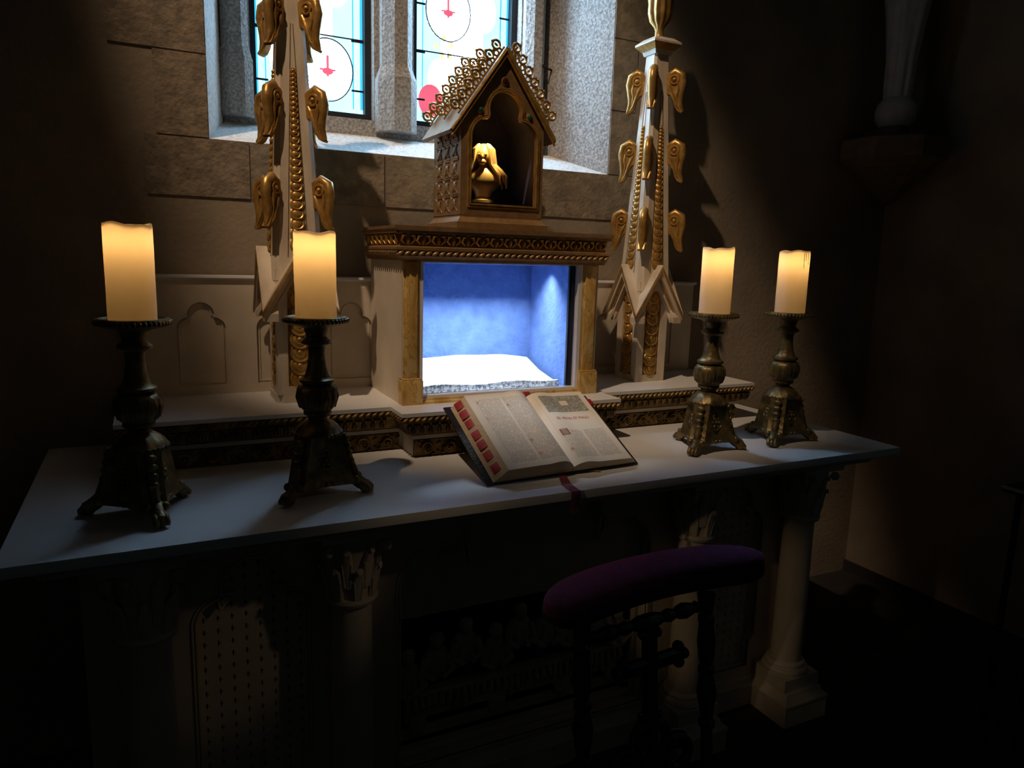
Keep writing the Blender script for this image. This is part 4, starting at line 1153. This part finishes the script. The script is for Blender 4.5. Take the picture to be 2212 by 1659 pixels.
# ------------------------------------------------------------------ iron stand at the right edge
ist = thing('iron_stand', 'black wrought iron stand with slim posts at the right edge', 'stand', (2.55, -.25, 0))
for x, y, h in ((2.405, -.25, .79), (2.425, -.33, .745), (2.51, -.40, .745), (2.66, -.25, .79), (2.66, -.40, .745)):
    b = MB(); b.lathe([(.014, 0), (.012, .01), (.0095, .02), (.0095, h)], 14, Matrix.Translation((x, y, 0))); b.build('post', 'iron', ist)
b = MB(); b.sweep([(-.012, .788), (.016, .788), (.022, .797), (.018, .806), (-.012, .806)], [(2.405, -.23), (2.405, -.27), (2.68, -.27), (2.68, -.23)], closed=True); b.build('upper_rail', 'iron', ist)
b = MB(); b.sweep([(-.012, .738), (.016, .738), (.020, .747), (.016, .754), (-.012, .754)], [(2.425, -.31), (2.425, -.42), (2.68, -.42), (2.68, -.31)], closed=True); b.build('lower_rail', 'iron', ist)
b = MB(); b.torus((0, 0, 0), .022, .005, 20, 8, frame((2.452, -.29, .765), (1, 0, 0), (0, 0, 1), (0, -1, 0))); b.build('scroll_ring', 'iron', ist)
b = MB(); b.sweep([(-.008, .06), (.008, .06), (.008, .075), (-.008, .075)], [(2.41, -.25), (2.51, -.40), (2.66, -.40), (2.66, -.25)], closed=True); b.build('bottom_rail', 'iron', ist)

# ------------------------------------------------------------------ corbel and statue in the corner
scx, scy = 2.915, .665
b = MB()
def octo(r, z, n=8): return [(scx+r*cos(2*pi*(j+.5)/n), scy+r*sin(2*pi*(j+.5)/n), z) for j in range(n)]
b.loft([[(XR-.05+(p[0]-scx)*.08, YB-.05+(p[1]-scy)*.08, 1.66) for p in octo(.15, 0)], octo(.165, 1.80), octo(.205, 1.815), octo(.205, 1.885), octo(.185, 1.895)])
tag(b.build('corbel', 'corbel', smooth=False), 'brown stone corbel in the dark corner carrying a statue', 'corbel')
st = thing('statue', 'white plaster robed statue on a ball, standing on the corner corbel', 'statue', (scx, scy, 1.895))
MB().box((scx-.07, scy-.07, 1.895), (scx+.07, scy+.07, 1.935)).build('statue_plinth', 'corbel', st, bevel=.004)
b = MB(); b.lathe([(.02, 1.933), (.055, 1.945), (.073, 1.975), (.075, 2.0), (.068, 2.03), (.052, 2.05), (.045, 2.055)], 32, Matrix.Translation((scx, scy, 0))); b.build('globe', 'statue', st)
b = MB(); Ts = Matrix.Translation((scx, scy, 0))
def robe(a, z): return 1 + (.06*sin(7*a+z*3)+.035*sin(13*a-z*9))*min(1, max(0, (2.75-z)/.15))
b.lathe([(.046, 2.045), (.050, 2.10), (.052, 2.20), (.066, 2.32), (.082, 2.42), (.092, 2.55), (.090, 2.68), (.078, 2.76), (.092, 2.86), (.098, 2.93), (.070, 2.97), (.028, 2.99), (.026, 3.02)], 64, Ts, robe)
for s_ in (-1, 1):
    b.tube([(s_*.085, 0, 2.94), (s_*.115, -.02, 2.84), (s_*.085, -.09, 2.78), (s_*.015, -.115, 2.84)], [.032, .030, .026, .016], 12, Ts)
b.ell((0, -.004, 3.065), (.038, .046, .054), 18, 12, Ts); b.ell((0, -.05, 3.06), (.006, .011, .013), 8, 6, Ts)
for s_ in (-1, 1): b.ell((s_*.015, -.043, 3.072), (.007, .005, .004), 8, 6, Ts); b.ell((s_*.038, 0, 3.06), (.006, .01, .014), 8, 6, Ts)
b.ell((0, -.043, 3.038), (.011, .005, .003), 8, 6, Ts)
b.build('robed_figure', 'statue', st, sharp=80)
b = MB(); b.ell((0, .008, 3.08), (.046, .05, .056), 18, 12, Ts)
for k in range(9):
    a = R_(-5+190*k/8); b.tube([(.03*cos(a), .03*sin(a), 3.12), (.047*cos(a), .047*sin(a)+.006, 3.07), (.055*cos(a), .048*sin(a)+.008, 2.97)], [.014, .016, .010], 8, Ts)
b.build('veil', 'statue', st, sharp=80)

# ------------------------------------------------------------------ light
def spot(name, loc, to, energy, col, ang, blend, size):
    l = bpy.data.lights.new(name, 'SPOT'); l.energy = energy; l.color = col; l.spot_size = R_(ang); l.spot_blend = blend; l.shadow_soft_size = size
    o = bpy.data.objects.new(name, l); C.objects.link(o); o.location = loc
    o.rotation_euler = (Vector(to)-Vector(loc)).to_track_quat('-Z', 'Y').to_euler(); return o
spot('ceiling_spotlight', (-.90, -.90, 5.2), (1.42, .98, 1.24), 440, (1, .71, .46), 25.4, .6, .045)
spot('added_left_spot', (-.95, -.62, 1.75), (1.83, .17, .36), 12, (1, .70, .38), 12, .8, .03)  # unseen lamp added to light the right columns from the left
spot('added_right_spot', (2.3, -1.6, 2.4), (.50, .22, .62), 8, (1, .70, .40), 9, 1.0, .05)  # unseen lamp added for the warm patch on the left pierced panel
# cool lamp strip under the top of the niche
l = bpy.data.lights.new('niche_lamp', 'AREA'); l.shape = 'RECTANGLE'; l.size = .40; l.size_y = .014; l.energy = 4.6; l.color = (.74, .87, 1.0); l.spread = R_(104)
o = bpy.data.objects.new('niche_lamp', l); C.objects.link(o); o.location = (1.135, .600, GT-.0055); o.rotation_euler = (R_(2), 0, 0)
# small warm lamp in the reliquary
spot('reliquary_lamp', (1.128, .528, 1.80), (bx, by, bz+.09), 10, (1, .84, .58), 44, .7, .008)
w = bpy.data.worlds.new('world'); sc.world = w; w.use_nodes = True
w.node_tree.nodes['Background'].inputs[0].default_value = (.02, .025, .035, 1)

# ------------------------------------------------------------------ camera
cam = bpy.data.cameras.new('camera'); cam.sensor_width = 36; cam.sensor_fit = 'HORIZONTAL'; cam.lens = 1573.298/2212*36; cam.clip_start = .02
co = bpy.data.objects.new('camera', cam); C.objects.link(co)
co.location = (.25272, -1.36399, 1.39918); co.rotation_euler = (R_(80.13241), R_(-1.63828), R_(-26.27807)); co.rotation_mode = 'XYZ'
sc.camera = co
sc.view_settings.view_transform = 'Standard'; sc.view_settings.look = 'None'; sc.view_settings.exposure = 0; sc.view_settings.gamma = 1
sc.view_settings.use_curve_mapping = False
